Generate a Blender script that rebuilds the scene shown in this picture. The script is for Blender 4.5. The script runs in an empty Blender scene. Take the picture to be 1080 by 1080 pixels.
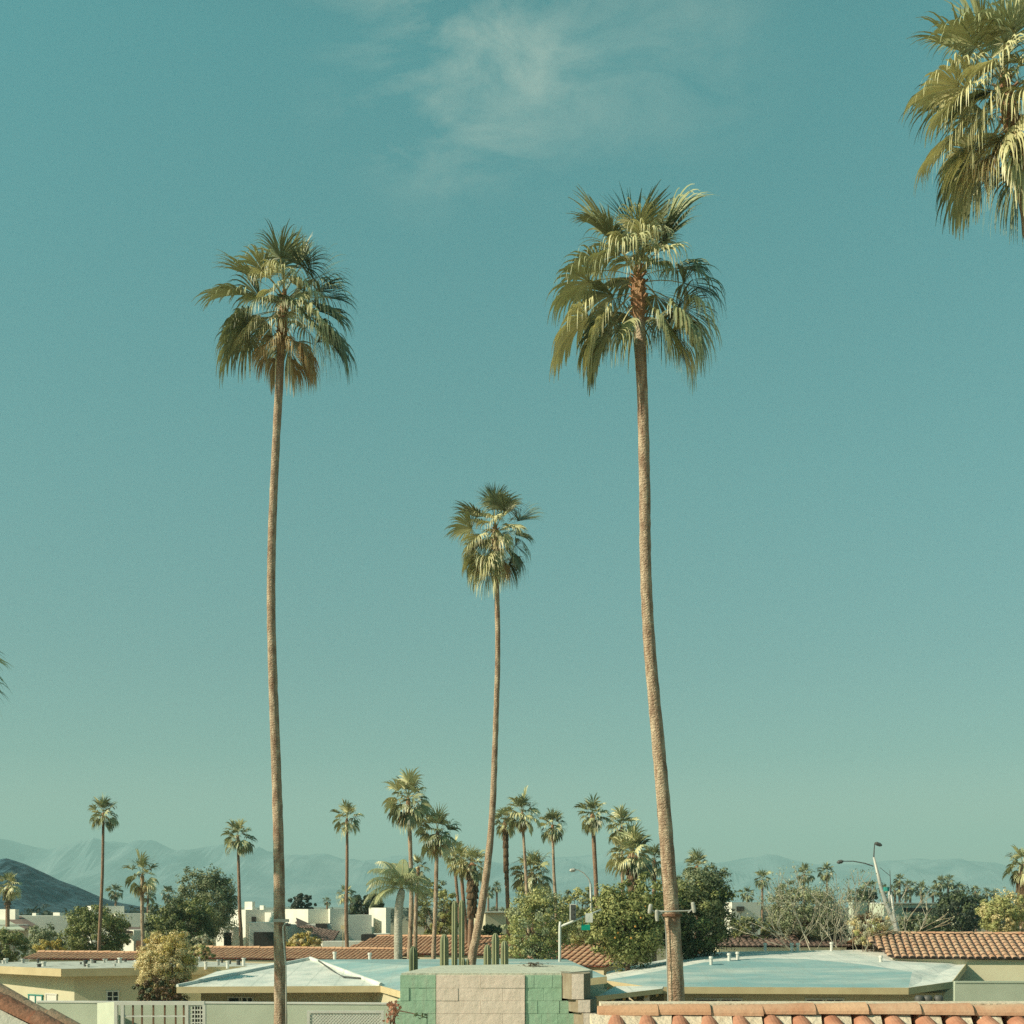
import bpy, math, random
from mathutils import Vector, noise as mnoise
from math import radians as R, sin, cos, pi

scene = bpy.context.scene
col = scene.collection

# ------------------------------------------------------------------ camera
F, CX, HY, CZ = 1300.0, 540.0, 955.0, 6.0        # focal length and horizon of the photograph, eye height in metres
cam_d = bpy.data.cameras.new("camera")
cam = bpy.data.objects.new("camera", cam_d)
col.objects.link(cam)
cam.location = (0, 0, CZ)
cam.rotation_euler = (R(90), 0, 0)
cam_d.sensor_width = 36.0
cam_d.lens = F / 1080.0 * 36.0
cam_d.shift_y = (HY - 540.0) / 1080.0
cam_d.clip_start = 0.1
cam_d.clip_end = 30000
scene.camera = cam

# ------------------------------------------------------------------ light
SUN_EL, SUN_TOWARD_CAMERA = 33.0, 20.0
ca, sa = cos(R(SUN_TOWARD_CAMERA)), sin(R(SUN_TOWARD_CAMERA))
to_sun = Vector((-ca * cos(R(SUN_EL)), -sa * cos(R(SUN_EL)), sin(R(SUN_EL))))
sun_d = bpy.data.lights.new("sun", 'SUN')
sun = bpy.data.objects.new("sun", sun_d)
col.objects.link(sun)
sun.rotation_euler = to_sun.to_track_quat('Z', 'Y').to_euler()
sun_d.energy = 5.0
sun_d.angle = R(0.5)
sun_d.color = (1.0, 0.87, 0.66)

world = bpy.data.worlds.new("World")
scene.world = world
world.use_nodes = True
wt = world.node_tree
wt.nodes.clear()


def wn(t, **k):
    n = wt.nodes.new(t)
    for a, b in k.items():
        setattr(n, a, b)
    return n


sky = wn('ShaderNodeTexSky', sky_type='NISHITA', sun_disc=False)
sky.sun_elevation = R(SUN_EL)
sky.sun_rotation = math.atan2(to_sun.x, to_sun.y)
sky.altitude = 100
sky.air_density = 1.0
sky.dust_density = 1.0
sky.ozone_density = 1.0
bg = wn('ShaderNodeBackground')
bg.inputs['Strength'].default_value = 0.15
wo = wn('ShaderNodeOutputWorld')
tc = wn('ShaderNodeTexCoord')
sep = wn('ShaderNodeSeparateXYZ')
wt.links.new(tc.outputs['Generated'], sep.inputs[0])
# the faded teal cast of the whole sky, by height above the horizon
ramp = wn('ShaderNodeValToRGB')
SKY_TINT = [(0.000, (0.986, 0.883, 0.786)), (0.058, (0.601, 0.512, 0.455)), (0.118, (0.312, 0.423, 0.370)), (0.192, (0.284, 0.470, 0.389)), (0.324, (0.321, 0.656, 0.477)), (0.571, (0.298, 0.902, 0.605)), (0.720, (0.251, 0.725, 0.504)), (1.000, (0.177, 0.465, 0.330))]
els = ramp.color_ramp.elements
els[0].position, els[0].color = SKY_TINT[0][0], (*SKY_TINT[0][1], 1)
els[1].position, els[1].color = SKY_TINT[-1][0], (*SKY_TINT[-1][1], 1)
for p_, c_ in SKY_TINT[1:-1]:
    e = els.new(p_)
    e.color = (*c_, 1)
wt.links.new(sep.outputs['Z'], ramp.inputs[0])
mul = wn('ShaderNodeMix', data_type='RGBA', blend_type='MULTIPLY')
mul.inputs[0].default_value = 1.0
wt.links.new(sky.outputs[0], mul.inputs[6])
wt.links.new(ramp.outputs[0], mul.inputs[7])
# thin high cloud: fibrous noise kept to one patch of the sky
mp = wn('ShaderNodeMapping')
mp.inputs['Rotation'].default_value = (0, R(-35), 0)
mp.inputs['Scale'].default_value = (3.4, 3.0, 8.0)
wt.links.new(tc.outputs['Generated'], mp.inputs[0])
nz = wn('ShaderNodeTexNoise')
nz.inputs['Scale'].default_value = 3.0
nz.inputs['Detail'].default_value = 10
nz.inputs['Roughness'].default_value = 0.60
nz.inputs['Distortion'].default_value = 0.5
wt.links.new(mp.outputs[0], nz.inputs['Vector'])
cr = wn('ShaderNodeMapRange')
cr.inputs['From Min'].default_value = 0.42
cr.inputs['From Max'].default_value = 0.86
wt.links.new(nz.outputs['Fac'], cr.inputs['Value'])


def sky_patch(px, py, r0, r1):
    d = Vector(((px - CX) / F, 1.0, (HY - py) / F)).normalized()
    dist = wn('ShaderNodeVectorMath', operation='DISTANCE')
    nrm = wn('ShaderNodeVectorMath', operation='NORMALIZE')
    wt.links.new(tc.outputs['Generated'], nrm.inputs[0])
    wt.links.new(nrm.outputs[0], dist.inputs[0])
    dist.inputs[1].default_value = d
    m = wn('ShaderNodeMapRange', interpolation_type='SMOOTHSTEP')
    m.inputs['From Min'].default_value = r1
    m.inputs['From Max'].default_value = r0
    wt.links.new(dist.outputs['Value'], m.inputs['Value'])
    return m.outputs[0]


def wmath(op, a, b):
    n = wn('ShaderNodeMath', operation=op)
    for i, v in enumerate((a, b)):
        if isinstance(v, float):
            n.inputs[i].default_value = v
        else:
            wt.links.new(v, n.inputs[i])
    return n.outputs[0]


patch = wmath('ADD', sky_patch(485, 45, 0.0, 0.13), wmath('MULTIPLY', sky_patch(690, 45, 0.0, 0.12), 0.4))
patch = wmath('ADD', patch, wmath('MULTIPLY', sky_patch(405, 145, 0.0, 0.022), 0.45))
cl = wmath('MULTIPLY', cr.outputs[0], patch)
cl = wmath('MULTIPLY', cl, 0.95)
cm = wn('ShaderNodeMix', data_type='RGBA')
wt.links.new(cl, cm.inputs[0])
wt.links.new(mul.outputs[2], cm.inputs[6])
cm.inputs[7].default_value = (3.1, 3.6, 3.0, 1)
wt.links.new(cm.outputs[2], bg.inputs[0])
wt.links.new(bg.outputs[0], wo.inputs[0])

scene.view_settings.view_transform = 'Standard'
scene.view_settings.look = 'None'
scene.view_settings.gamma = 1.0
scene.view_settings.exposure = 0.28
scene.cycles.use_denoising = False
scene.cycles.volume_bounces = 0
scene.cycles.max_bounces = 6
scene.cycles.transparent_max_bounces = 8


# ------------------------------------------------------------------ helpers
def P(px, py, D):
    """World point that the photograph shows at pixel (px, py), D metres ahead of the camera."""
    return Vector(((px - CX) / F * D, D, CZ - (py - HY) / F * D))


def X(px, D):
    return (px - CX) / F * D


def Zc(py, D):
    return CZ - (py - HY) / F * D


class MB:
    def __init__(self):
        self.v, self.f, self.m = [], [], []

    def quad(self, *pts, m=0):
        i = len(self.v)
        self.v += [tuple(p) for p in pts]
        self.f.append(tuple(range(i, i + len(pts))))
        self.m.append(m)

    def box(self, x0, x1, y0, y1, z0, z1, m=0):
        self.prism([(x0, y0), (x1, y0), (x1, y1), (x0, y1)], z0, z1, m)

    def prism(self, pts, z0, z1, m=0, top=None):
        """A closed upright prism; z0, z1 numbers or per-point lists."""
        n = len(pts)
        a = sum(pts[i][0] * pts[(i + 1) % n][1] - pts[(i + 1) % n][0] * pts[i][1] for i in range(n))
        za = z0 if isinstance(z0, (list, tuple)) else [z0] * n
        zb = z1 if isinstance(z1, (list, tuple)) else [z1] * n
        idx = list(range(n)) if a > 0 else list(range(n - 1, -1, -1))
        b = len(self.v)
        for i in idx:
            self.v.append((pts[i][0], pts[i][1], za[i]))
        for i in idx:
            self.v.append((pts[i][0], pts[i][1], zb[i]))
        self.f.append(tuple(b + n - 1 - k for k in range(n)))
        self.m.append(m)
        self.f.append(tuple(b + n + k for k in range(n)))
        self.m.append(m if top is None else top)
        for k in range(n):
            k2 = (k + 1) % n
            self.f.append((b + k, b + k2, b + n + k2, b + n + k))
            self.m.append(m)

    def slab(self, pts, t, m=0, top=None):
        """A polygon in space given a thickness t downwards."""
        self.prism([(p[0], p[1]) for p in pts], [p[2] - t for p in pts], [p[2] for p in pts], m, top)

    def tube(self, path, rad, n=8, m=0, jit=0.0, rng=None, cap=True):
        """A tapered tube along path (list of Vectors), radius per point."""
        b = len(self.v)
        K = len(path)
        ref = Vector((0, -1, 0))
        for k in range(K):
            t = (path[min(k + 1, K - 1)] - path[max(k - 1, 0)]).normalized()
            r_ = ref if abs(t.dot(ref)) < 0.9 else Vector((1, 0, 0))
            u = t.cross(r_).normalized()
            w = u.cross(t).normalized()
            for j in range(n):
                a = 2 * pi * j / n
                rr = rad[k] * (1 + (rng.uniform(-jit, jit) if rng else 0))
                self.v.append(tuple(path[k] + u * (cos(a) * rr) + w * (sin(a) * rr)))
        for k in range(K - 1):
            for j in range(n):
                j2 = (j + 1) % n
                self.f.append((b + k * n + j, b + k * n + j2, b + (k + 1) * n + j2, b + (k + 1) * n + j))
                self.m.append(m)
        if cap:
            self.f.append(tuple(b + n - 1 - j for j in range(n)))
            self.m.append(m)
            self.f.append(tuple(b + (K - 1) * n + j for j in range(n)))
            self.m.append(m)

    def beam(self, a, b_, w, h, m=0):
        """A square bar from a to b_."""
        a, b_ = Vector(a), Vector(b_)
        t = (b_ - a).normalized()
        r_ = Vector((0, 0, 1)) if abs(t.z) < 0.95 else Vector((0, 1, 0))
        u = t.cross(r_).normalized() * (w / 2)
        v = u.cross(t).normalized() * (h / 2)
        b = len(self.v)
        for p in (a, b_):
            for su, sv in ((-1, -1), (1, -1), (1, 1), (-1, 1)):
                self.v.append(tuple(p + u * su + v * sv))
        for q in ((0, 1, 2, 3), (7, 6, 5, 4), (0, 4, 5, 1), (1, 5, 6, 2), (2, 6, 7, 3), (3, 7, 4, 0)):
            self.f.append(tuple(b + i for i in q))
            self.m.append(m)

    def build(self, name, mats, parent=None, base=None, smooth=False):
        if not isinstance(mats, (list, tuple)):
            mats = [mats]
        if base is None:
            base = Vector(parent.location) if parent is not None and 'o' not in parent else Vector((0, 0, 0))
        me = bpy.data.meshes.new(name)
        bx, by, bz = base
        me.from_pydata([(x - bx, y - by, z - bz) for x, y, z in self.v], [], self.f)
        for mm in mats:
            me.materials.append(mm)
        me.polygons.foreach_set('material_index', self.m)
        if smooth:
            me.polygons.foreach_set('use_smooth', [True] * len(self.f))
        me.update()
        o = bpy.data.objects.new(name, me)
        col.objects.link(o)
        if parent is not None:
            o.parent = parent
        else:
            o.location = base
        return o


def tag(o, label=None, cat=None, group=None, kind=None):
    if label:
        o['label'] = label
    if cat:
        o['category'] = cat
    if group:
        o['group'] = group
    if kind:
        o['kind'] = kind
    return o


def thing(name, loc, label, cat, group=None):
    o = bpy.data.objects.new(name, None)
    o.location = loc
    o.empty_display_size = 0.2
    col.objects.link(o)
    return tag(o, label, cat, group)


def sub(name, mb, mats, part, root, smooth=False):
    """A sub-part: child of a part (parts sit at their thing's origin)."""
    return mb.build(name, mats, part, base=Vector(root.location), smooth=smooth)


# ------------------------------------------------------------------ materials
MATS = {}


def mat(name, c1, c2=None, scale=4.0, detail=4.0, rough=0.8, bump=0.0, bscale=None, lo=0.35, hi=0.65, stretch=None, transl=0.0, spec=0.3, coord='Object', metallic=0.0):
    """Noise between two real surface colours, with bump; leaves also let some light through."""
    m = bpy.data.materials.new(name)
    m.use_nodes = True
    nt = m.node_tree
    b = nt.nodes['Principled BSDF']
    out = nt.nodes['Material Output']
    b.inputs['Roughness'].default_value = rough
    b.inputs['Specular IOR Level'].default_value = spec
    b.inputs['Metallic'].default_value = metallic
    t = nt.nodes.new('ShaderNodeTexCoord')
    src = t.outputs[coord]
    if stretch:
        mpn = nt.nodes.new('ShaderNodeMapping')
        mpn.inputs['Scale'].default_value = stretch
        nt.links.new(src, mpn.inputs[0])
        src = mpn.outputs[0]
    n = nt.nodes.new('ShaderNodeTexNoise')
    n.inputs['Scale'].default_value = scale
    n.inputs['Detail'].default_value = detail
    n.inputs['Roughness'].default_value = 0.6
    nt.links.new(src, n.inputs['Vector'])
    rp = nt.nodes.new('ShaderNodeValToRGB')
    rp.color_ramp.elements[0].position = lo
    rp.color_ramp.elements[1].position = hi
    rp.color_ramp.elements[0].color = (*c1, 1)
    rp.color_ramp.elements[1].color = (*(c2 or tuple(x * 0.8 for x in c1)), 1)
    nt.links.new(n.outputs['Fac'], rp.inputs[0])
    nt.links.new(rp.outputs[0], b.inputs['Base Color'])
    if bump:
        n2 = nt.nodes.new('ShaderNodeTexNoise')
        n2.inputs['Scale'].default_value = bscale or scale * 4
        n2.inputs['Detail'].default_value = 5
        nt.links.new(src, n2.inputs['Vector'])
        bp = nt.nodes.new('ShaderNodeBump')
        bp.inputs['Strength'].default_value = bump
        bp.inputs['Distance'].default_value = 0.05
        nt.links.new(n2.outputs['Fac'], bp.inputs['Height'])
        nt.links.new(bp.outputs[0], b.inputs['Normal'])
    if transl:
        tr = nt.nodes.new('ShaderNodeBsdfTranslucent')
        nt.links.new(rp.outputs[0], tr.inputs[0])
        mx = nt.nodes.new('ShaderNodeMixShader')
        mx.inputs[0].default_value = transl
        nt.links.new(b.outputs[0], mx.inputs[1])
        nt.links.new(tr.outputs[0], mx.inputs[2])
        nt.links.new(mx.outputs[0], out.inputs[0])
    MATS[name] = m
    return m


# palms
M_frond = mat('palm_leaf', (0.26, 0.29, 0.14), (0.39, 0.40, 0.20), scale=1.6, rough=0.48, transl=0.06, spec=0.6)
M_frond2 = mat('palm_leaf_deep_shaded', (0.10, 0.13, 0.065), (0.24, 0.26, 0.125), scale=1.6, rough=0.48, transl=0.06, spec=0.6)  # deep green, darkened further to paint in the shadows among the fronds
M_frond_y = mat('palm_leaf_pale', (0.47, 0.46, 0.24), (0.60, 0.57, 0.30), scale=1.6, rough=0.5, transl=0.06, spec=0.6)
M_dry = mat('dry_palm_leaf', (0.60, 0.38, 0.16), (0.44, 0.25, 0.10), scale=2.0, rough=0.7, transl=0.12)
M_dry_pale = mat('straw_palm_leaf', (0.58, 0.48, 0.26), (0.44, 0.33, 0.16), scale=2.0, rough=0.7, transl=0.12)
M_petiole = mat('palm_stalk', (0.46, 0.43, 0.22), (0.34, 0.31, 0.15), scale=3, rough=0.5)
M_boot = mat('palm_leaf_base', (0.26, 0.13, 0.07), (0.42, 0.27, 0.15), scale=5, rough=0.8, bump=0.5)
M_skirt = mat('palm_thatch', (0.10, 0.065, 0.04), (0.20, 0.13, 0.07), scale=5, rough=0.9, bump=0.6, bscale=20)


def trunk_mat(name, c1, c2, ring=26.0):
    m = mat(name, c1, c2, scale=3.0, detail=10, rough=0.9, lo=0.36, hi=0.64, stretch=(3, 3, .8))
    nt = m.node_tree
    b = nt.nodes['Principled BSDF']
    t = nt.nodes.new('ShaderNodeTexCoord')
    w = nt.nodes.new('ShaderNodeTexWave')
    w.bands_direction = 'Z'
    w.inputs['Scale'].default_value = ring / 6.28 * 1.0
    w.inputs['Distortion'].default_value = 9.0
    w.inputs['Detail'].default_value = 3
    w.inputs['Detail Scale'].default_value = 3.5
    nt.links.new(t.outputs['Object'], w.inputs['Vector'])
    n2 = nt.nodes.new('ShaderNodeTexNoise')
    n2.inputs['Scale'].default_value = 14
    n2.inputs['Detail'].default_value = 6
    nt.links.new(t.outputs['Object'], n2.inputs['Vector'])
    ad = nt.nodes.new('ShaderNodeMath')
    ad.operation = 'ADD'
    nt.links.new(w.outputs['Fac'], ad.inputs[0])
    nt.links.new(n2.outputs['Fac'], ad.inputs[1])
    bp = nt.nodes.new('ShaderNodeBump')
    bp.inputs['Strength'].default_value = 0.6
    bp.inputs['Distance'].default_value = 0.03
    nt.links.new(ad.outputs[0], bp.inputs['Height'])
    nt.links.new(bp.outputs[0], b.inputs['Normal'])
    # ring scars are darker bark
    rp = [n for n in nt.nodes if n.type == 'VALTORGB'][0]
    mx = nt.nodes.new('ShaderNodeMix')
    mx.data_type = 'RGBA'
    mx.blend_type = 'MULTIPLY'
    mr = nt.nodes.new('ShaderNodeMapRange')
    mr.inputs['From Min'].default_value = 0.0
    mr.inputs['From Max'].default_value = 0.35
    mr.inputs['To Min'].default_value = 0.3
    mr.inputs['To Max'].default_value = 0.0
    nt.links.new(w.outputs['Fac'], mr.inputs['Value'])
    nt.links.new(mr.outputs[0], mx.inputs[0])
    nt.links.new(rp.outputs[0], mx.inputs[6])
    mx.inputs[7].default_value = (0.45, 0.36, 0.28, 1)
    nt.links.new(mx.outputs[2], b.inputs['Base Color'])
    return m


M_trunk = trunk_mat('palm_bark', (0.56, 0.45, 0.32), (0.26, 0.165, 0.11))
M_trunk_d = trunk_mat('palm_bark_brown', (0.38, 0.25, 0.165), (0.23, 0.14, 0.095))
M_trunk_p = trunk_mat('palm_bark_grey', (0.48, 0.46, 0.38), (0.36, 0.34, 0.27), 14)
# trees and shrubs
M_bark = mat('bark', (0.16, 0.11, 0.07), (0.09, 0.06, 0.04), scale=6, bump=0.5)
M_bark_g = mat('grey_bark', (0.60, 0.55, 0.42), (0.44, 0.39, 0.29), scale=6, bump=0.3)
LEAF = {}


def leafmat(name, a, b, s=0.55):
    LEAF[name] = mat(name, a, b, scale=s, detail=3, rough=0.55, transl=0.15, spec=0.35, lo=0.38, hi=0.62)
    return LEAF[name]


L_citrus = leafmat('citrus_leaf', (0.15, 0.18, 0.055), (0.27, 0.285, 0.10))
L_dark = leafmat('dark_leaf', (0.055, 0.08, 0.035), (0.11, 0.135, 0.055))
L_sage = leafmat('sage_leaf', (0.24, 0.28, 0.15), (0.36, 0.38, 0.21))
L_olive = leafmat('olive_leaf', (0.13, 0.16, 0.075), (0.23, 0.25, 0.125))
L_gold = leafmat('golden_leaf', (0.62, 0.51, 0.25), (0.74, 0.63, 0.34))
L_yellow = leafmat('yellow_leaf', (0.58, 0.44, 0.10), (0.46, 0.38, 0.12))
L_lime = leafmat('lime_leaf', (0.32, 0.33, 0.115), (0.44, 0.43, 0.17))
L_grey = leafmat('grey_leaf', (0.40, 0.39, 0.26), (0.50, 0.48, 0.33))
L_brown = leafmat('brown_leaf', (0.16, 0.10, 0.05), (0.10, 0.065, 0.035))
L_far = leafmat('far_leaf', (0.04, 0.055, 0.035), (0.07, 0.09, 0.05), 0.2)
M_orange = mat('orange_fruit', (0.55, 0.30, 0.07), (0.48, 0.24, 0.05), rough=0.5)
M_cactus = mat('cactus_skin', (0.15, 0.19, 0.10), (0.22, 0.24, 0.12), scale=2, rough=0.6)
M_cactus_d = mat('shaded_cactus_skin', (0.055, 0.075, 0.055), (0.10, 0.12, 0.08), scale=3, rough=0.7)  # for the cactus standing in shade; the shade is put into its colour
M_spine = mat('cactus_rib', (0.34, 0.34, 0.21), (0.26, 0.27, 0.16), scale=3)
# buildings
M_white = mat('white_stucco', (0.76, 0.74, 0.64), (0.66, 0.645, 0.56), scale=0.7, detail=6, rough=0.9, bump=0.15, bscale=30)
M_cream = mat('cream_stucco', (0.58, 0.52, 0.36), (0.52, 0.46, 0.31), scale=0.6, detail=6, rough=0.9, bump=0.15, bscale=30)
M_yellow = mat('yellow_stucco', (0.64, 0.60, 0.42), (0.57, 0.53, 0.36), scale=0.6, detail=6, rough=0.9, bump=0.15, bscale=30)
M_green_wall = mat('pale_green_stucco', (0.52, 0.56, 0.44), (0.45, 0.49, 0.38), scale=0.9, detail=6, rough=0.9, bump=0.15, bscale=30)
M_fascia = mat('cream_fascia', (0.60, 0.49, 0.29), (0.52, 0.42, 0.24), scale=1.5, rough=0.7)
M_paint = mat('white_paint', (0.68, 0.67, 0.60), (0.60, 0.59, 0.53), scale=2, rough=0.6)
M_roofw = mat('white_roof_coating', (0.76, 0.75, 0.68), (0.50, 0.55, 0.51), scale=0.8, detail=10, rough=0.7, bump=0.2, bscale=12, stretch=(1, 1, 1))
M_roofb = mat('blue_roof_coating', (0.23, 0.38, 0.385), (0.50, 0.55, 0.50), scale=0.5, detail=9, rough=0.65, bump=0.2, bscale=12, lo=0.44, hi=0.72, stretch=(0.45, 1.8, 2))
M_gravel = mat('roof_gravel', (0.50, 0.51, 0.45), (0.14, 0.15, 0.13), scale=3.2, detail=6, rough=0.9, lo=0.55, hi=0.66, stretch=(0.5, .6, 1))
M_tile = mat('terracotta', (0.62, 0.39, 0.24), (0.50, 0.26, 0.15), scale=1.4, detail=6, rough=0.85, lo=0.3, hi=0.7, bump=0.15, bscale=25)
M_tile_pale = mat('pale_terracotta', (0.60, 0.42, 0.28), (0.48, 0.24, 0.14), scale=3.0, detail=6, rough=0.85, lo=0.3, hi=0.7, bump=0.15, bscale=25)
M_tile_red = mat('red_terracotta', (0.42, 0.14, 0.08), (0.34, 0.11, 0.065), scale=3, rough=0.85)
M_tile_brown = mat('brown_red_terracotta', (0.50, 0.25, 0.16), (0.36, 0.15, 0.09), scale=5, detail=6, rough=0.85, bump=.2)
M_tile_dark = mat('weathered_tile', (0.22, 0.15, 0.12), (0.13, 0.095, 0.08), scale=1.5, detail=6, rough=0.9)
M_mortar = mat('mortar', (0.70, 0.60, 0.46), (0.58, 0.46, 0.33), scale=6, rough=0.95, bump=0.4)
M_glass = mat('dark_glass', (0.02, 0.022, 0.022), (0.03, 0.032, 0.03), rough=0.15, spec=0.5)
M_dark = mat('void_shade', (0.025, 0.025, 0.022), (0.04, 0.035, 0.03), rough=0.9)  # near-black colour that stands for the shade inside openings
M_wood = mat('yellow_wood', (0.50, 0.34, 0.12), (0.42, 0.27, 0.09), scale=3, rough=0.7)
M_brown = mat('brown_wood', (0.22, 0.12, 0.07), (0.16, 0.085, 0.05), scale=3, rough=0.7)
M_teal = mat('teal_paint', (0.03, 0.27, 0.23), (0.04, 0.22, 0.20), rough=0.5)
M_metal = mat('galvanised_metal', (0.48, 0.48, 0.43), (0.40, 0.40, 0.36), scale=5, rough=0.5, metallic=0.2)
M_grey_paint = mat('grey_paint', (0.45, 0.45, 0.39), (0.36, 0.36, 0.31), scale=12, rough=0.6)
M_pale_metal = mat('pale_metal', (0.66, 0.66, 0.60), (0.58, 0.58, 0.52), scale=5, rough=0.5)
M_metal_d = mat('dark_metal', (0.10, 0.10, 0.09), (0.07, 0.07, 0.065), rough=0.5)
M_sign = mat('sign_green', (0.0, 0.30, 0.20), (0.0, 0.27, 0.18), rough=0.4)


def seams(m, pitch, strength):
    nt = m.node_tree
    b = nt.nodes['Principled BSDF']
    rp = [n for n in nt.nodes if n.type == 'VALTORGB'][0]
    t = nt.nodes.new('ShaderNodeTexCoord')
    w = nt.nodes.new('ShaderNodeTexWave')
    w.bands_direction = 'X'
    w.inputs['Scale'].default_value = 0.314 / pitch
    w.inputs['Distortion'].default_value = 0.6
    w.inputs['Detail'].default_value = 3
    nt.links.new(t.outputs['Object'], w.inputs['Vector'])
    mr = nt.nodes.new('ShaderNodeMapRange')
    mr.inputs['From Min'].default_value = 0.0
    mr.inputs['From Max'].default_value = 0.03
    mr.inputs['To Min'].default_value = strength
    mr.inputs['To Max'].default_value = 0.0
    nt.links.new(w.outputs['Fac'], mr.inputs['Value'])
    n = nt.nodes.new('ShaderNodeTexNoise')
    n.inputs['Scale'].default_value = 1.1
    n.inputs['Detail'].default_value = 10
    n.inputs['Roughness'].default_value = 0.75
    nt.links.new(t.outputs['Object'], n.inputs['Vector'])
    m2 = nt.nodes.new('ShaderNodeMapRange')
    m2.inputs['From Min'].default_value = 0.54
    m2.inputs['From Max'].default_value = 0.66
    m2.inputs['To Max'].default_value = 0.45
    nt.links.new(n.outputs['Fac'], m2.inputs['Value'])
    ad = nt.nodes.new('ShaderNodeMath')
    ad.operation = 'MAXIMUM'
    nt.links.new(mr.outputs[0], ad.inputs[0])
    nt.links.new(m2.outputs[0], ad.inputs[1])
    mx = nt.nodes.new('ShaderNodeMix')
    mx.data_type = 'RGBA'
    nt.links.new(ad.outputs[0], mx.inputs[0])
    nt.links.new(rp.outputs[0], mx.inputs[6])
    mx.inputs[7].default_value = (0.30, 0.36, 0.33, 1)
    nt.links.new(mx.outputs[2], b.inputs['Base Color'])


seams(M_roofw, 1.1, 0.35)
seams(M_roofb, 1.1, 0.3)


# ------------------------------------------------------------------ setting
def ground_mat():
    m = mat('dry_earth', (0.30, 0.25, 0.16), (0.19, 0.17, 0.10), scale=0.06, detail=10, rough=1.0, bump=0.3, bscale=3)
    return m


g = MB()
g.quad((-9000, -60, 0), (9000, -60, 0), (9000, 10500, 0), (-9000, 10500, 0))
tag(g.build('ground', ground_mat()), 'flat dry valley floor under the gardens and houses', None, None, 'structure')
del bpy.data.objects['ground']['label']


def ridge_at(profile, px):
    for (a, b), (c, d) in zip(profile, profile[1:]):
        if a <= px <= c:
            t = (px - a) / (c - a)
            return b + (d - b) * t
    return profile[0][1] if px < profile[0][0] else profile[-1][1]


def massif(name, profile, px0, px1, step, Dr, Df, Db, rough, seed, m):
    """A mountain range: profile gives the crest (seen at distance Dr), falling to the plain at Df in front and Db behind."""
    rows = 22
    mb = MB()
    cols = int((px1 - px0) / step) + 1
    for j in range(rows + 1):
        v = j / rows                       # 0 front foot, .62 crest, 1 back foot
        for i in range(cols):
            px = px0 + i * step
            crest = max(0.0, (HY - ridge_at(profile, px)) / F * Dr + CZ)
            x = X(px, Dr)
            vc = 0.62
            if v <= vc:
                y = Df + (Dr - Df) * v / vc
                h = (v / vc) ** 1.15
            else:
                y = Dr + (Db - Dr) * (v - vc) / (1 - vc)
                h = (1 - (v - vc) / (1 - vc)) ** 1.2
            nn = mnoise.fractal(Vector((x / rough + seed, y / rough * 0.7, seed)), 1.0, 2.0, 6)
            gul = abs(mnoise.noise(Vector((x / rough * 1.7 + nn * 0.5, y / rough * 0.35, seed + 7))))
            damp = min(1.0, abs(v - vc) * 6 + 0.05)
            z = crest * h * (1 + (0.7 * nn - 1.25 * gul + 0.2) * damp * (1 if v < vc else 0.3) * (0.4 + 0.6 * min(1, 2 * h)))
            z = z + crest * 0.012 * mnoise.noise(Vector((x / rough * 5, y / rough * 5, seed)))
            mb.v.append((x, y, max(z, -0.5) if 0 < j < rows else -0.5))
    for j in range(rows):
        for i in range(cols - 1):
            a = j * cols + i
            mb.f.append((a, a + 1, a + cols + 1, a + cols))
            mb.m.append(0)
    o = mb.build(name, m)
    return tag(o, None, None, None, 'structure')


far_profile = [(-700, 880), (-400, 870), (-150, 878), (0, 890), (20, 888), (45, 891), (80, 889), (110, 886), (128, 884), (150, 890), (180, 897), (205, 905), (215, 905), (232, 897),
               (250, 898), (275, 902), (300, 903), (340, 902), (365, 906), (400, 905), (430, 901), (470, 904), (520, 907), (560, 905), (590, 900), (640, 897), (660, 904), (700, 910), (745, 909),
               (770, 905), (790, 902), (805, 901), (830, 906), (860, 909), (890, 908), (960, 910), (1000, 910), (1050, 913), (1080, 915), (1300, 905), (1700, 890)]
M_mtn = mat('haze_blue_rock', (0.045, 0.11, 0.14), (0.27, 0.33, 0.34), scale=0.0035, detail=12, rough=1.0)  # rock tinted blue: part of the distance haze is painted in
massif('mountains', far_profile, -700, 1700, 5, 7200, 5000, 9500, 700, 3.1, M_mtn)
hill_profile = [(-500, 880), (-250, 886), (-80, 900), (0, 906), (20, 909), (40, 918), (55, 925), (75, 932), (92, 943), (106, 953), (118, 958), (125, 965)]
M_hill = mat('haze_blue_scrub', (0.006, 0.035, 0.055), (0.065, 0.15, 0.19), scale=0.2, detail=8, rough=1.0, lo=.42, hi=.66, bump=1.0, bscale=0.4)  # scrub coloured dark blue, with the haze of distance put into it
massif('hill', hill_profile, -500, 125, 4, 640, 500, 840, 60, 9.4, M_hill)

hz = MB()
hz.box(-9500, 9500, -100, 11000, -1.0, 640)
hm = bpy.data.materials.new('valley_haze')
hm.use_nodes = True
hm.node_tree.nodes.clear()
hv = hm.node_tree.nodes.new('ShaderNodeVolumePrincipled')
hv.inputs['Color'].default_value = (0.60, 0.97, 0.96, 1)
hv.inputs['Density'].default_value = 0.00023
hv.inputs['Anisotropy'].default_value = 0.0
ho = hm.node_tree.nodes.new('ShaderNodeOutputMaterial')
hm.node_tree.links.new(hv.outputs[0], ho.inputs['Volume'])
haze = hz.build('haze', hm)
haze['kind'] = 'stuff'


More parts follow.
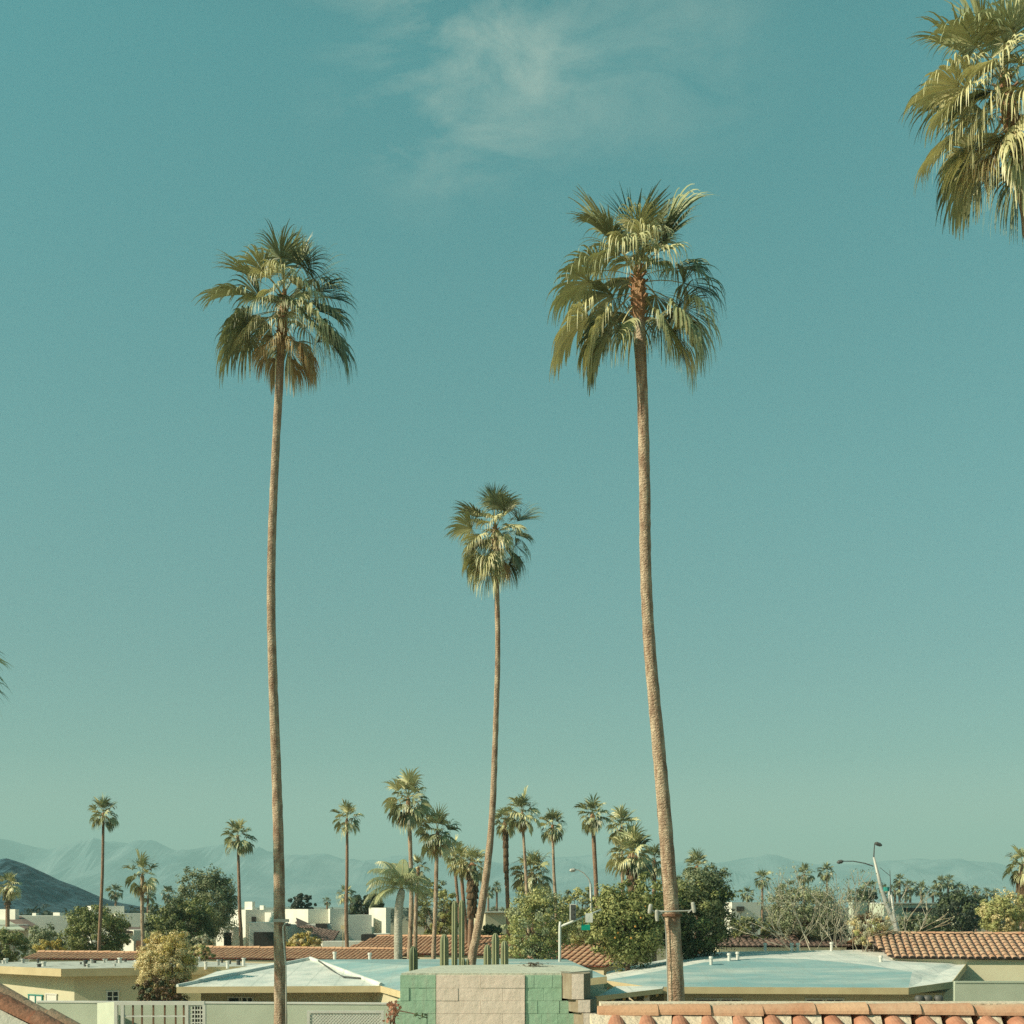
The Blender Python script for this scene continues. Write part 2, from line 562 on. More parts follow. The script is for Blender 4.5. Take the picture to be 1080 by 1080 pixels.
# ------------------------------------------------------------------ palms
def frond(mb, o, phi, th, L, Rb, droop, nseg, mi, rng, span=112, K=5, pm=3, pet_w=0.035, roll=0.0):
    """One fan leaf: a stalk that sags, then a pleated fan whose free tips hang."""
    d = Vector((cos(phi) * cos(th), sin(phi) * cos(th), sin(th)))
    side0 = Vector((-sin(phi), cos(phi), 0))
    p = o.copy()
    pts = [p.copy()]
    for k in range(4):
        d = (d + Vector((0, 0, -0.05 - 0.13 * droop))).normalized()
        p = p + d * (L / 4)
        pts.append(p.copy())
    for a, b in zip(pts, pts[1:]):
        mb.quad(a - side0 * pet_w, a + side0 * pet_w, b + side0 * pet_w * 0.7, b - side0 * pet_w * 0.7, m=pm)
    t = d
    s = side0
    n = s.cross(t).normalized()
    if n.z < 0:
        n = -n
    s = (s * cos(roll) + n * sin(roll)).normalized()
    n = s.cross(t).normalized()
    if n.z < 0:
        n = -n
    dl = 2 * R(span) / nseg
    vf = rng.uniform(0.3, 0.75)
    fz = rng.uniform(0.44, 0.6)
    for i in range(nseg):
        if rng.random() < 0.04:
            continue
        a = -R(span) + dl * (i + 0.5) + rng.uniform(-0.35, 0.35) * dl
        sd = (t * cos(a) + s * sin(a) + n * (vf * abs(sin(a)) - 0.06)).normalized()
        ln = Rb * (0.70 + 0.30 * cos(a * 0.8)) * rng.uniform(0.84, 1.08)
        q0 = sd.cross(n).normalized()
        pos = p.copy()
        dr = sd.copy()
        prev = None
        dj = droop * rng.uniform(0.7, 1.35)
        for k in range(K + 1):
            fr = k / K
            if k:
                gg = dj * (0.45 * fr + 4.2 * max(0.0, fr - 0.50)) * (5.0 / K)
                dr = (dr + Vector((0, 0, -gg)) + Vector((rng.uniform(-1, 1), rng.uniform(-1, 1), rng.uniform(-.5, .5))) * 0.05).normalized()
                pos = pos + dr * (ln / K)
            r = fr * ln
            if fr <= fz:
                w = max(0.006, r * math.tan(dl / 2) * 1.06)
            else:
                w = fz * ln * math.tan(dl / 2) * max(0.14, (1 - (fr - fz) / (1 - fz)) ** 0.8) * 0.85
            q = (q0 - dr * q0.dot(dr))
            q = q.normalized() if q.length > 1e-4 else q0
            fold = n * (w * 0.85)
            cur = (pos - q * w + fold, pos + q * w - fold)
            if prev:
                mb.quad(prev[0], prev[1], cur[1], cur[0], m=mi)
            prev = cur


CROWN_MATS = [M_frond, M_frond2, M_frond_y, M_petiole, M_dry, M_dry_pale]


def smooth_path(pts, n):
    """Catmull-Rom through pts, n points per span."""
    out = []
    for i in range(len(pts) - 1):
        p0 = pts[max(i - 1, 0)]
        p1, p2 = pts[i], pts[i + 1]
        p3 = pts[min(i + 2, len(pts) - 1)]
        for k in range(n):
            t = k / n
            out.append(0.5 * ((2 * p1) + (p2 - p0) * t + (2 * p0 - 5 * p1 + 4 * p2 - p3) * t * t + (3 * p1 - p0 - 3 * p2 + p3) * t ** 3))
    out.append(pts[-1].copy())
    return out


def palm(label, path, D, w0, w1, Rc, fronds=None, n=26, seed=1, group=None, bark=None, skirt=0.0, skirt_w=0.0, dry=0, detail=1, name='fan_palm', low=-45, pale=0.25, shaft=None, cat='palm tree', hi=88,
         droopk=1.0, dry_list=None, sides=None, deep=0.35):
    """path: trunk pixels from the crown down; D: distance; w0, w1: trunk width in pixels at top and at the last point; Rc: crown radius in pixels."""
    rng = random.Random(seed)
    k = D / F
    pts = [P(a, b, D) for a, b in path]
    if pts[-1].z > 0:
        t = (pts[-1] - pts[-2])
        t = t / abs(t.z)
        t.x *= 0.4
        pts.append(pts[-1] + t * pts[-1].z)
        pts[-1].z = -0.05
    base = Vector((pts[-1].x, D, 0))
    root = thing(name, base, label, cat, group)
    sp = smooth_path(pts, 10 if detail > 1 else 5)
    N = len(sp)
    total = sum((b - a).length for a, b in zip(sp, sp[1:]))
    vis = sum((b - a).length for a, b in zip(pts[:-1], pts[1:-1])) or total
    mb = MB()
    rad = []
    acc = 0
    for i in range(N):
        if i:
            acc += (sp[i] - sp[i - 1]).length
        f = min(1.3, acc / vis)
        rr = (w0 + (w1 - w0) * f ** (2.2 if detail > 1 else 1)) * k / 2
        rr *= 1 + 0.05 * mnoise.noise(Vector((i * 0.7, seed, 0)))
        rad.append(rr)
    mb.tube(sp, rad, sides or (16 if detail > 1 else 9), 0, 0.05 if detail > 1 else 0.08, rng)
    mb.build('trunk', bark or M_trunk, root, smooth=True)
    top = sp[0]
    up = (sp[0] - sp[min(4, N - 1)]).normalized()
    cr_ = MB()
    Rm = Rc * k
    sh = shaft if shaft is not None else Rm * 0.28
    L = Rm * 0.50
    Rb = Rm * 0.62
    nseg = {1: 18, 2: 50, 0: 10}[detail]
    K = {1: 5, 2: 9, 0: 4}[detail]
    pw = Rm * (0.011 if detail > 1 else 0.016)
    if fronds:
        for fd in fronds:
            ph, th, dr, mi = fd[:4]
            sc = fd[4] if len(fd) > 4 else 1.0
            hgt = sh * (0.15 + 0.85 * max(0, min(1, (th + 50) / 120)))
            o = top + up * hgt
            frond(cr_, o, R(ph), R(th), L * sc, Rb * sc * rng.uniform(0.95, 1.06), dr, nseg, mi, rng, K=K, pet_w=pw, roll=R(rng.uniform(-25, 25)))
    for i in range(n):
        f = (i + 0.5) / n
        th = hi + (low - hi) * f ** 0.85 + rng.uniform(-7, 7)
        ph = i * 2.39996 + rng.uniform(-0.25, 0.25) + seed
        dr = (0.10 + 0.75 * f ** 1.2) * droopk * rng.uniform(.75, 1.3)
        u = rng.random()
        mi = 2 if u < pale else (1 if u < pale + deep else 0)
        o = top + up * (sh * (1 - 0.85 * f))
        fs = (0.8 if fronds else 1.0) * rng.uniform(0.8, 1.12)
        frond(cr_, o, ph, R(th), L * fs * rng.uniform(0.85, 1.1), Rb * fs * rng.uniform(0.92, 1.08), dr, nseg, mi, rng, K=K, pet_w=pw, roll=R(rng.uniform(-30, 30)))
    cr_.build('crown', CROWN_MATS, root)
    if sh > 0 and detail > 0:
        # the stubs of old leaf stalks round the top of the trunk
        bm_ = MB()
        r0 = w0 * k / 2
        bm_.tube([top - up * r0 * 1.5, top, top + up * sh * 0.5, top + up * sh], [r0 * 0.9, r0 * 1.25, r0 * 1.3, r0 * 0.5], 10, 0, 0.15, rng)
        if detail > 1:
            for i in range(46):
                f = i / 46
                ph = i * 2.39996
                o = top + up * (sh * (f * 1.05 - 0.15))
                dv = Vector((cos(ph), sin(ph), 0.75)).normalized()
                a = o + Vector((cos(ph), sin(ph), 0)) * r0 * 0.85
                bm_.beam(a, a + dv * r0 * rng.uniform(0.8, 1.5), r0 * 0.5, r0 * 0.22)
        bm_.build('leaf_base', M_boot, root)
    if dry or dry_list:
        db = MB()
        items = list(dry_list or [])
        for i in range(dry):
            items.append((math.degrees(i * 2.39996 + seed * 1.7), rng.uniform(-75, -40), rng.uniform(0.85, 1.1), 0 if rng.random() < 0.5 else 1, rng.uniform(0.7, 1.0)))
        for ph, th, dr, mi, sc in items:
            o = top + up * (sh * 0.1)
            frond(db, o, R(ph), R(th), L * 0.75 * sc, Rb * 0.9 * sc, dr, nseg, mi, rng, K=K, pet_w=pw, pm=2, span=75)
        db.build('dead_frond_skirt', [M_dry, M_dry_pale, M_petiole], root)
    if skirt > 0:
        # thatch of old leaves left on the trunk
        sk = MB()
        sl = skirt * k
        for i in range(int(90 + skirt * 3)):
            f = rng.random()
            ph = rng.uniform(0, 2 * pi)
            acc = 0
            o = top
            for a, b in zip(sp, sp[1:]):
                acc += (b - a).length
                o = b
                if acc >= f * sl:
                    break
            rr = skirt_w * k / 2 * (1 - 0.35 * f) * rng.uniform(0.75, 1.0)
            dv = Vector((cos(ph), sin(ph), 0))
            a = o + dv * rr * 0.75
            b = o + dv * rr + Vector((0, 0, -sl * 0.22))
            s = Vector((-sin(ph), cos(ph), 0)) * rr * 0.32
            sk.quad(a - s, a + s, b + s * 0.6, b - s * 0.6)
            sk.quad(a + s + dv * rr * .12, a - s, b - s * 0.6 + dv * rr * 0.2, b + s * 0.6)
        sk.tube([top + up * 0.02, top - Vector((0, 0, sl * .5)), top - Vector((0, 0, sl))], [skirt_w * k / 2 * .7, skirt_w * k / 2 * .7, w0 * k / 2 * 1.1], 9)
        sk.build('thatch', M_skirt, root)
    return root


# the tall palm right of the middle of the picture
palm('tallest broad-crowned palm, its trunk carrying floodlights beside the block pier', [(674, 331), (678, 430), (680, 520), (681, 600), (685, 680), (692, 760), (700, 850), (707, 940), (711, 1000), (713.5, 1058)], 27, 11.5, 17.5, 106,
     fronds=[(100, 80, .05, 1, .82), (170, 58, .1, 0, .88), (-20, 58, .3, 0, .9), (25, 56, .12, 1, .9), (60, 66, .1, 1, .8), (-150, 48, .3, 1, .8), (-30, 62, .25, 0, .75), (180, 22, .8, 0, .98), (165, 35, .6, 0, .8),
             (12, 34, .5, 1, .85), (-5, 18, .7, 1, .92), (20, 8, .8, 1, .95), (0, -4, .9, 2, 1.0), (178, -4, .9, 2, 1.12), (-158, -20, 1.1, 2, .98), (-170, -32, 1.1, 0, .95), (165, -26, 1.1, 1, .9), (-140, -34, 1.1, 0, .8),
             (-25, -14, 1.1, 0, 1.02), (-8, -24, 1.1, 2, .98), (15, -20, 1.0, 1, .95), (-40, -30, 1.1, 0, .8), (-80, 48, 1.0, 2, .75), (-105, 42, 1.0, 2, .75), (-60, 38, 1, 2, .75), (-125, 34, .9, 0, .75), (-90, 66, .8, 2, .7), (-70, 30, 1.1, 0, .6), (-110, 28, 1.1, 2, .6),
             (90, 40, .5, 1, .9), (120, 25, .6, 1, .9), (60, 25, .6, 1, .9), (90, 5, .8, 1, .85), (130, 0, .8, 1, .8), (45, -5, .8, 1, .8), (110, 55, .3, 0, .85), (75, 52, .3, 0, .85)],
     n=0, seed=5, detail=2, shaft=1.05, group='three tall foreground palms')
palm('slim left-hand tall palm with brown dead fronds under its green crown', [(297, 359), (291, 470), (287, 560), (286, 640), (288, 720), (291, 800), (294, 900), (295, 980), (296, 1080)], 35, 8.3, 14.0, 85,
     fronds=[(95, 84, .05, 2, .75), (140, 66, .1, 1, .78), (50, 66, .12, 1, .8), (-100, 70, .3, 1, .7), (176, 44, .15, 0, .9), (182, 26, .3, 0, 1.0), (-172, 8, .8, 0, .85), (178, -4, 1.0, 0, 1.12), (170, 10, .6, 1, .8),
             (10, 46, .25, 1, .9), (5, 28, .45, 1, .95), (-6, 14, .7, 1, .95), (8, 0, .8, 1, 1.0), (-5, -4, .95, 1, 1.15), (15, -8, 1, 1, 1.0), (-25, 5, .9, 2, .85), (-80, 45, .9, 2, .7), (-110, 40, .9, 2, .7), (-60, 20, 1, 0, .65),
             (-125, 20, 1, 0, .7), (-45, 30, .9, 2, .75), (90, 40, .4, 1, .9), (60, 15, .7, 1, .9), (120, 15, .7, 1, .9), (90, -5, .9, 1, .9), (-150, -5, 1, 2, .8), (30, 40, .4, 1, .9), (150, 35, .4, 1, .85), (-140, 50, .5, 0, .75), (-30, 55, .4, 1, .8), (-20, -2, .95, 0, .95), (-160, -2, .95, 1, .95), (165, 0, .9, 1, 1.0), (-90, 15, 1, 2, .6), (-100, 28, 1, 2, .65), (-70, 2, 1.1, 2, .6), (-120, -2, 1.1, 2, .6), (-50, 12, 1.1, 0, .7)],
     dry_list=[(-110, 0, 1.1, 1, .65), (-75, -5, 1.1, 0, .55), (-140, -16, 1.1, 1, .7), (-40, -6, 1.1, 1, .75), (-20, -16, 1.1, 0, .85), (-5, -24, 1.1, 1, .9), (178, -66, 1.1, 1, .8), (-20, -58, 1.1, 1, .85), (10, -30, 1.1, 1, .85),
               (172, -24, 1.0, 1, .7)],
     n=0, seed=11, detail=2, shaft=1.45, group='three tall foreground palms')
palm('leaning middle palm rising from the cacti behind the block pier', [(523, 582), (525, 680), (523, 760), (519, 860), (512, 930), (503, 985), (497, 1020)], 41, 5.3, 9.5, 51,
     fronds=[(110, 68, .08, 0, .9), (60, 64, .1, 1, .9), (170, 42, .18, 1, .95), (182, 22, .25, 0, 1.0), (8, 34, .2, 1, 1.05), (-40, 25, .8, 2, .8), (-100, 30, .8, 2, .8), (-140, 10, .9, 2, .95), (-165, -10, .95, 2, 1.0),
             (-130, -30, 1.0, 2, 1.0), (-105, -20, 1.0, 2, .95), (-150, -45, 1.0, 0, 1.05), (-120, -50, 1, 2, 1.1), (175, -35, 1.0, 0, 1.0), (0, 0, .8, 1, .9), (-25, -20, .95, 1, .9), (-5, -38, 1.0, 1, .95), (20, -30, 1, 1, 1.0), (90, 20, .5, 1), (70, -20, .9, 1), (130, -10, .9, 1),
             (-75, 60, .4, 0, .8), (-80, 5, .95, 2, .75), (-95, 45, .9, 2, .6), (-60, 10, 1.1, 2, .6), (-115, 0, 1.1, 2, .7)],
     dry_list=[(-20, -45, 1.0, 0, .8), (-170, -20, 1.0, 0, .8), (-60, -60, 1.0, 1, .8)], n=16, low=-40, pale=.5, seed=21, detail=2, shaft=.95, group='three tall foreground palms')
palm('palm crown cut by the top right corner of the view, shaggy and yellowed', [(1070, 148), (1083, 225), (1096, 330), (1108, 500), (1118, 700), (1128, 1000)], 24, 13, 20, 115,
     fronds=[(140, 70, .1, 0, .9), (60, 75, .08, 0, .95), (178, 48, .25, 0, .95), (186, 24, .6, 2, .95), (200, 10, .75, 2, .95), (176, -5, .8, 2, 1.0), (-160, -22, .95, 2, .95), (-140, -35, 1.0, 2, 1.0), (-115, -25, 1.0, 2, .95), (-128, -50, 1.0, 0, 1.05),
             (-95, -45, 1.0, 2, 1.0), (160, -32, .95, 0, 1.0), (-120, 25, .8, 2, .85), (-100, 48, .6, 0, .9), (-70, 20, .9, 2, .85), (-150, 45, .5, 0, .9), (-90, 5, .9, 2, .9), (0, 40, .4, 0), (-20, 10, .7, 0), (10, -15, .9, 0), (-40, -30, 1, 0), (90, 30, .5, 1),
             (110, -10, .8, 1), (60, -25, .9, 1), (130, 35, .5, 1), (-110, 5, 1.1, 2, .7), (-130, 10, 1.0, 2, .8), (-85, 35, 1.0, 2, .6), (-145, 0, 1.0, 2, .85)],
     dry_list=[(-100, -12, 1, 1, .8), (-75, -30, 1, 0, .9), (-140, -10, 1, 1, .9), (-160, -30, 1, 0, .9), (-115, -40, 1, 1, .9)], n=10, low=0, pale=.4, seed=31, detail=2, shaft=1.3)
palm('palm standing just outside the left edge, only its leaf tips showing', [(-97, 738), (-99, 850), (-100, 1000)], 33, 9, 13, 100, n=28, seed=41, detail=2, shaft=.9, hi=80, low=-40)

MID = 'slender palms standing among the low houses'
palm('thin lone palm in front of the round dark citrus tree', [(109, 862), (108, 920), (106, 965), (104, 1006)], 92, 2.6, 4.0, 19, n=26, seed=3, group=MID, bark=M_trunk_d)
palm('open-crowned palm with drooping brown fronds between two citrus trees', [(150, 928), (150, 965), (151, 1005)], 86, 3.2, 4.2, 22, n=19, seed=4, group=MID, dry=3, low=-60)
palm('bushy pale palm with brown thatch above a white roof, before the dark hill', [(9, 938), (8, 955), (8, 975)], 112, 4, 4.5, 15, n=30, seed=6, group=MID, bark=M_trunk_d, skirt=14, skirt_w=10, pale=.8, low=-60)
palm('lone palm right of the olive tree, before the white stucco house', [(251, 886), (252, 930), (253, 965), (255, 1001)], 92, 2.6, 4.2, 20, n=24, seed=7, group=MID, bark=M_trunk_d)
palm('straight lone palm before the long pale stucco house with the tan sign', [(366, 868), (366, 920), (365, 960), (366, 1001)], 92, 2.6, 4.4, 19, n=24, seed=8, group=MID, bark=M_trunk_d)
palm('tallest of the palm cluster, with thick skirt of pale fronds', [(431, 850), (433, 900), (434, 950), (432, 1003)], 66, 4.2, 5.2, 30, n=34, seed=9, group=MID, low=-60, dry=12, pale=.35, bark=M_trunk)
palm('low-crowned slim palm twinned with the tallest of the cluster', [(441, 918), (439, 950), (438, 1003)], 67, 3.4, 4.6, 15, n=16, seed=10, group=MID, bark=M_trunk)
palm('second palm of the cluster, right of the tallest, over the tile roof', [(461, 884), (460, 930), (459, 970), (457.5, 1000)], 66, 4.2, 4.8, 26, n=32, seed=12, group=MID, low=-58, dry=8, bark=M_trunk)
palm('small palm crown hiding behind the second palm of the cluster', [(479, 902), (482, 940), (486, 985)], 84, 3, 3.6, 16, n=22, seed=13, group=MID, bark=M_trunk_d)
palm('slim palm leaning beside the palm with the thick thatched trunk', [(486, 912), (488, 940), (490, 965), (492, 990)], 76, 3.6, 4.4, 18, n=24, seed=14, group=MID, bark=M_trunk_d, pale=.5)
palm('palm with thick shaggy thatched trunk left of the leaning middle palm', [(498, 915), (498, 945), (497, 968), (496, 990)], 75, 6, 5.5, 19, n=26, seed=15, group=MID, bark=M_trunk_d, skirt=42, skirt_w=14, pale=.45)
palm('shaggy-trunked palm just right of the leaning middle palm', [(533, 870), (534, 910), (535, 940), (536, 972)], 76, 4, 4.6, 17, n=24, seed=16, group=MID, bark=M_trunk_d, skirt=50, skirt_w=6.5, dry=3)
palm('tall palm over the short thick date palm, behind the airy tree', [(551, 862), (553, 895), (556, 945), (558, 985)], 72, 2.6, 4.0, 22, n=28, seed=17, group=MID, dry=4)
palm('slender palm alone left of the traffic signal', [(583, 874), (584, 915), (586, 950), (588, 990)], 80, 2.4, 4.2, 18, n=24, seed=18, group=MID, dry=2)
palm('short thick palm with drooping green crown and dark thatch', [(561, 928), (561, 950), (561, 985)], 76, 7, 8, 27, n=30, seed=19, group=MID, bark=M_trunk_d, skirt=26, skirt_w=13, low=-30)
palm('palm with rough brown trunk beside the curved street lamp', [(625, 864), (627, 900), (629, 940), (631, 985)], 72, 4.2, 5.2, 20, n=28, seed=20, group=MID, bark=M_trunk_d, dry=2)
palm('palm immediately right of the rough brown one, over the citrus', [(656, 876), (656, 910), (657, 940), (658, 985)], 76, 3.0, 4.0, 21, n=30, seed=22, group=MID, low=-55)
palm('short palm with fat dark thatched trunk above the orange tree', [(667, 908), (668, 935), (669, 985)], 70, 9, 8, 30, n=34, seed=23, group=MID, bark=M_trunk_d, skirt=34, skirt_w=15, low=-25, pale=.4)
palm('dark low palm crown between thatched palm and tallest trunk', [(690, 912), (690, 940), (690, 985)], 78, 4, 5, 20, n=24, seed=24, group=MID, bark=M_trunk_d, pale=.05, deep=.7)
palm('palm crown just showing over the sage tree right of the tallest trunk', [(735, 918), (735, 940), (735, 985)], 82, 4, 5, 18, n=26, seed=25, group=MID, bark=M_trunk_d, low=-25)
palm('palm cut by the right edge with straw thatch below its crown', [(1079, 918), (1079, 945), (1079, 985)], 82, 6, 7, 24, n=24, seed=26, group=MID, skirt=45, skirt_w=14, low=-45, dry=8)

# queen palm with feather leaves
qp = thing('queen_palm', P(419, 1010, 62) * 1, 'feather-leaved queen palm with pale grey trunk beside the palm cluster', 'palm tree')
qp.location.z = 0
rng = random.Random(77)
mb = MB()
pts = [P(424, 938, 62), P(421, 955, 62), P(420, 975, 62), P(420, 1005, 62), Vector((X(420, 62), 62, -0.05))]
mb.tube(smooth_path(pts, 5), [.13, .17, .2, .21, .21, .21, .21, .21, .21, .21, .21, .21, .21, .21, .21, .21, .21, .21, .21, .21, .21][:21], 10, 0, .04, rng)
mb.build('trunk', M_trunk_p, qp, smooth=True)
mb = MB()
o = P(424, 938, 62)
for i in range(17):
    ph = [175, 165, 190, 150, 200, 215, 120, 60, 20, 0, -20, 90, -60, -100, 240, 180, 30][i]
    th = [62, 40, 22, 70, 48, 15, 72, 72, 55, 30, 50, 80, 60, 55, 60, 10, 20][i]
    d = Vector((cos(R(ph)) * cos(R(th)), sin(R(ph)) * cos(R(th)), sin(R(th))))
    p = o.copy()
    Lq = 2.15 * rng.uniform(.85, 1.1) * (1 if ph > 90 else .8)
    for k in range(14):
        d = (d + Vector((0, 0, -0.05 - 0.014 * k))).normalized()
        p2 = p + d * Lq / 14
        s = d.cross(Vector((0, 0, 1)))
        s = s.normalized() if s.length > .05 else Vector((1, 0, 0))
        mb.beam(p, p2, .03, .03, 1)
        if k > 1:
            for sg in (-1, 1):
                for j in (0, .25, .5, .75):
                    b0 = p + (p2 - p) * j
                    ll = .55 * sin(pi * min(1, (k + 1.5) / 15)) + .12
                    e = b0 + (s * sg * .75 + d * .35).normalized() * ll * .5
                    e2 = e + (s * sg * rng.uniform(.05, .5) + d * .25 + Vector((0, 0, -.9))).normalized() * ll * rng.uniform(.4, .8)
                    w = d * rng.uniform(.010, .02)
                    mb.quad(b0 - w, b0 + w, e + w, e - w, m=0)
                    mb.quad(e - w, e + w, e2 + w * .3, e2 - w * .3, m=0)
        p = p2
mb.build('crown', [M_frond, M_petiole], qp)

FARG = 'small dark palms far off across the valley floor'
FARL = 'small dark palm far off near the foot of the mountains'
fars = [(122, 941, 11, 24), (156, 943, 12, 24), (178, 944, 11, 24), (804, 928, 11, 20), (788, 944, 10, 12), (848, 923, 12, 22), (872, 920, 11, 24), (825, 940, 9, 14), (948.7, 929, 8, 22), (944, 939, 8, 14), (960, 936, 9, 14), (971.7, 939, 9, 14), (918, 937, 9, 16), (909, 942, 9, 12),
        (992, 932, 9, 18), (1000, 930, 9, 18), (1011, 938, 9, 14), (1029, 940, 7, 12), (1041, 942, 6, 12), (1049, 943, 6, 12), (524, 936, 7, 16), (515, 942, 7, 14), (576, 941, 7, 12), (530, 962, 5, 5), (521, 961, 5, 5), (449, 938, 7, 12), (345, 951, 6, 8), (365, 944, 12, 16),
        (932, 938, 7, 14), (955, 944, 7, 10), (984, 941, 8, 10), (897, 945, 7, 10), (1005, 940, 8, 12)]
for i, (px, py, rc, h) in enumerate(fars):
    D = 190 if rc > 9 else 260
    if (px, py) == (365, 944):
        palm('ragged palm behind the roofline of the long pale stucco house', [(px, py), (px, py + h)], 125, 4, 4, 13, n=20, seed=100 + i, detail=1, bark=M_trunk_d, pale=.6, shaft=0)
        continue
    palm(FARL, [(px, py), (px, py + h)], D, 2.2, 2.4, rc, n=20, seed=100 + i, detail=0, group=FARG, bark=M_trunk_d, pale=0.0, deep=.8, shaft=0.1, low=-50)


# ------------------------------------------------------------------ trees and shrubs
def foliage(mb, c, rad, n_clump, per, leaf, rng, mi=0, shell=0.6, clump=0.22, squash=0.85, flat_bottom=-0.9, mats=None, core=True):
    """Leaf clumps spread through an ellipsoid; every leaf is a small bent face."""
    rx, ry, rz = rad
    for i in range(n_clump):
        while True:
            v = Vector((rng.uniform(-1, 1), rng.uniform(-1, 1), rng.uniform(-1, 1)))
            if 0.05 < v.length <= 1 and v.z > flat_bottom:
                break
        v = v.normalized() * (shell + (1 - shell) * rng.random() ** 0.7) * (0.82 + 0.34 * rng.random() ** 1.5)
        cc = c + Vector((v.x * rx, v.y * ry, v.z * rz))
        cs = clump * min(rx, rz) * rng.uniform(0.55, 1.6)
        m = mi if mats is None else rng.choice(mats)
        for j in range(per):
            w = Vector((rng.gauss(0, 1), rng.gauss(0, 1), rng.gauss(0, 1))).normalized()
            p = cc + Vector((w.x, w.y, w.z * squash)) * cs * rng.random() ** 0.4
            nrm = (w + v * 0.4 + Vector((rng.gauss(0, .5), rng.gauss(0, .5), rng.gauss(0, .5)))).normalized()
            a = nrm.cross(Vector((rng.gauss(0, 1), rng.gauss(0, 1), rng.gauss(0, 1)))).normalized()
            b = nrm.cross(a)
            s = leaf * rng.uniform(0.6, 1.3)
            mb.quad(p - a * s, p - b * s * 0.5, p + a * s, p + b * s * 0.5, m=m)


def branches(mb, base, c, rad, n, r0, rng, m=0, wig=0.12):
    for i in range(n):
        a = rng.uniform(0, 2 * pi)
        e = rng.uniform(-0.2, 0.9)
        tgt = c + Vector((cos(a) * rad[0] * 0.75 * cos(e), sin(a) * rad[1] * 0.75 * cos(e), rad[2] * 0.8 * sin(e)))
        mid = base.lerp(tgt, 0.45) + Vector((rng.uniform(-1, 1), rng.uniform(-1, 1), rng.uniform(0, 1))) * wig * rad[0]
        mb.tube([base, mid, tgt], [r0, r0 * 0.6, r0 * 0.2], 6, m)


def tree(name, label, cat, box, D, leafm, seed, n=70, per=60, leaf=0.09, group=None, trunk_to=None, depth=0.85, shell=0.66, clump=0.24, bark=None, extra=None, bush=False, lobes=None, tr=0.10, flat_bottom=-0.9):
    """box = (px0, py0, px1, py1): where the photograph shows the crown."""
    rng = random.Random(seed)
    x0, y0, x1, y1 = box
    k = D / F
    c = P((x0 + x1) / 2, (y0 + y1) / 2, D)
    rad = ((x1 - x0) * k / 2, (x1 - x0) * k / 2 * depth, (y1 - y0) * k / 2)
    root = thing(name, Vector((c.x, D, 0)), label, cat, group)
    leafs = leafm if isinstance(leafm, list) else [leafm]
    mb = MB()
    foliage(mb, c, rad, int(n * 1.25), int(per * 1.5), leaf * .85, rng, shell=shell, clump=clump * .85, mats=list(range(len(leafs))), flat_bottom=flat_bottom)
    for (lx, ly, lr, nn) in (lobes or []):
        foliage(mb, P(lx, ly, D), (lr * k, lr * k, lr * k), nn, per, leaf, rng, shell=shell, clump=clump * 1.6, mats=list(range(len(leafs))))
    mb.build('foliage' if bush else 'crown', leafs, root)
    tb = MB()
    base = Vector((c.x, D, 0))
    low = max(0.25, c.z - rad[2] * 0.85)
    if bush:
        for i in range(6):
            a = i * 1.05
            tb.tube([base + Vector((cos(a) * .1, sin(a) * .1, -0.05)), c + Vector((cos(a) * rad[0] * .4, sin(a) * rad[1] * .4, rad[2] * .3))], [tr * .5, tr * .15], 5)
        tb.build('stem', bark or M_bark, root)
    else:
        mid = Vector((c.x + rng.uniform(-.1, .1), D, low))
        tb.tube([base + Vector((0, 0, -.05)), mid], [tr * 1.3, tr], 8, 0, .08, rng)
        branches(tb, mid, c, rad, 9, tr * .7, rng)
        tb.build('trunk', bark or M_bark, root)
    if extra == 'oranges':
        r = .048
        ob = MB()
        ob.tube([Vector((0, 0, -r)), Vector((0, 0, -r * .6)), Vector((0, 0, 0)), Vector((0, 0, r * .6)), Vector((0, 0, r))], [r * .1, r * .8, r, r * .8, r * .1], 8)
        proto = None
        for i in range(9):
            v = Vector((rng.gauss(0, 1), -abs(rng.gauss(0, 1)) - .3, rng.gauss(0, .8))).normalized()
            p = c + Vector((v.x * rad[0], v.y * rad[1], v.z * rad[2])) * rng.uniform(.94, 1.04)
            if proto is None:
                q_ = proto = ob.build('orange', M_orange, root, base=Vector((0, 0, 0)), smooth=True)
            else:
                q_ = proto.copy()
                col.objects.link(q_)
            q_.location = p - Vector(root.location)
    return root


SH = 'shrubs and trees in the gardens'
tree('citrus_bush', 'dark green leafy bush cut by the left edge behind the cream flat roof', 'bush', (-14, 978, 30, 1016), 88, L_citrus, 201, n=60, per=55, leaf=.10, bush=True)
tree('sage_bush', 'pale sage bush between the dark bush and round citrus tree', 'bush', (26, 974, 66, 1010), 98, [L_sage, L_sage, L_olive], 202, n=60, per=50, leaf=.10, bush=True)
tree('yellow_bush', 'mustard yellow bush low in front of the sage bush', 'bush', (36, 991, 72, 1013), 86, L_yellow, 203, n=40, per=55, leaf=.08, bush=True)
tree('citrus_tree', 'round dense citrus tree behind the thin lone palm', 'tree', (68, 956, 137, 1012), 98, L_citrus, 204, n=110, per=60, leaf=.12, lobes=[(84, 972, 14, 18), (104, 968, 16, 18), (122, 985, 14, 14)])
tree('olive_tree', 'tall grey-green tree with feathery top behind the golden shrub', 'tree', (183, 917, 249, 990), 98, [L_olive, L_olive, L_sage], 205, n=130, per=60, leaf=.11, lobes=[(205, 935, 18, 20), (230, 940, 16, 20)])
tree('citrus_tree', 'dense dark citrus tree left of and before the tall grey-green tree', 'tree', (154, 948, 226, 1008), 90, [L_citrus, L_dark], 206, n=120, per=60, leaf=.12, lobes=[(170, 968, 15, 18), (205, 965, 17, 18)])
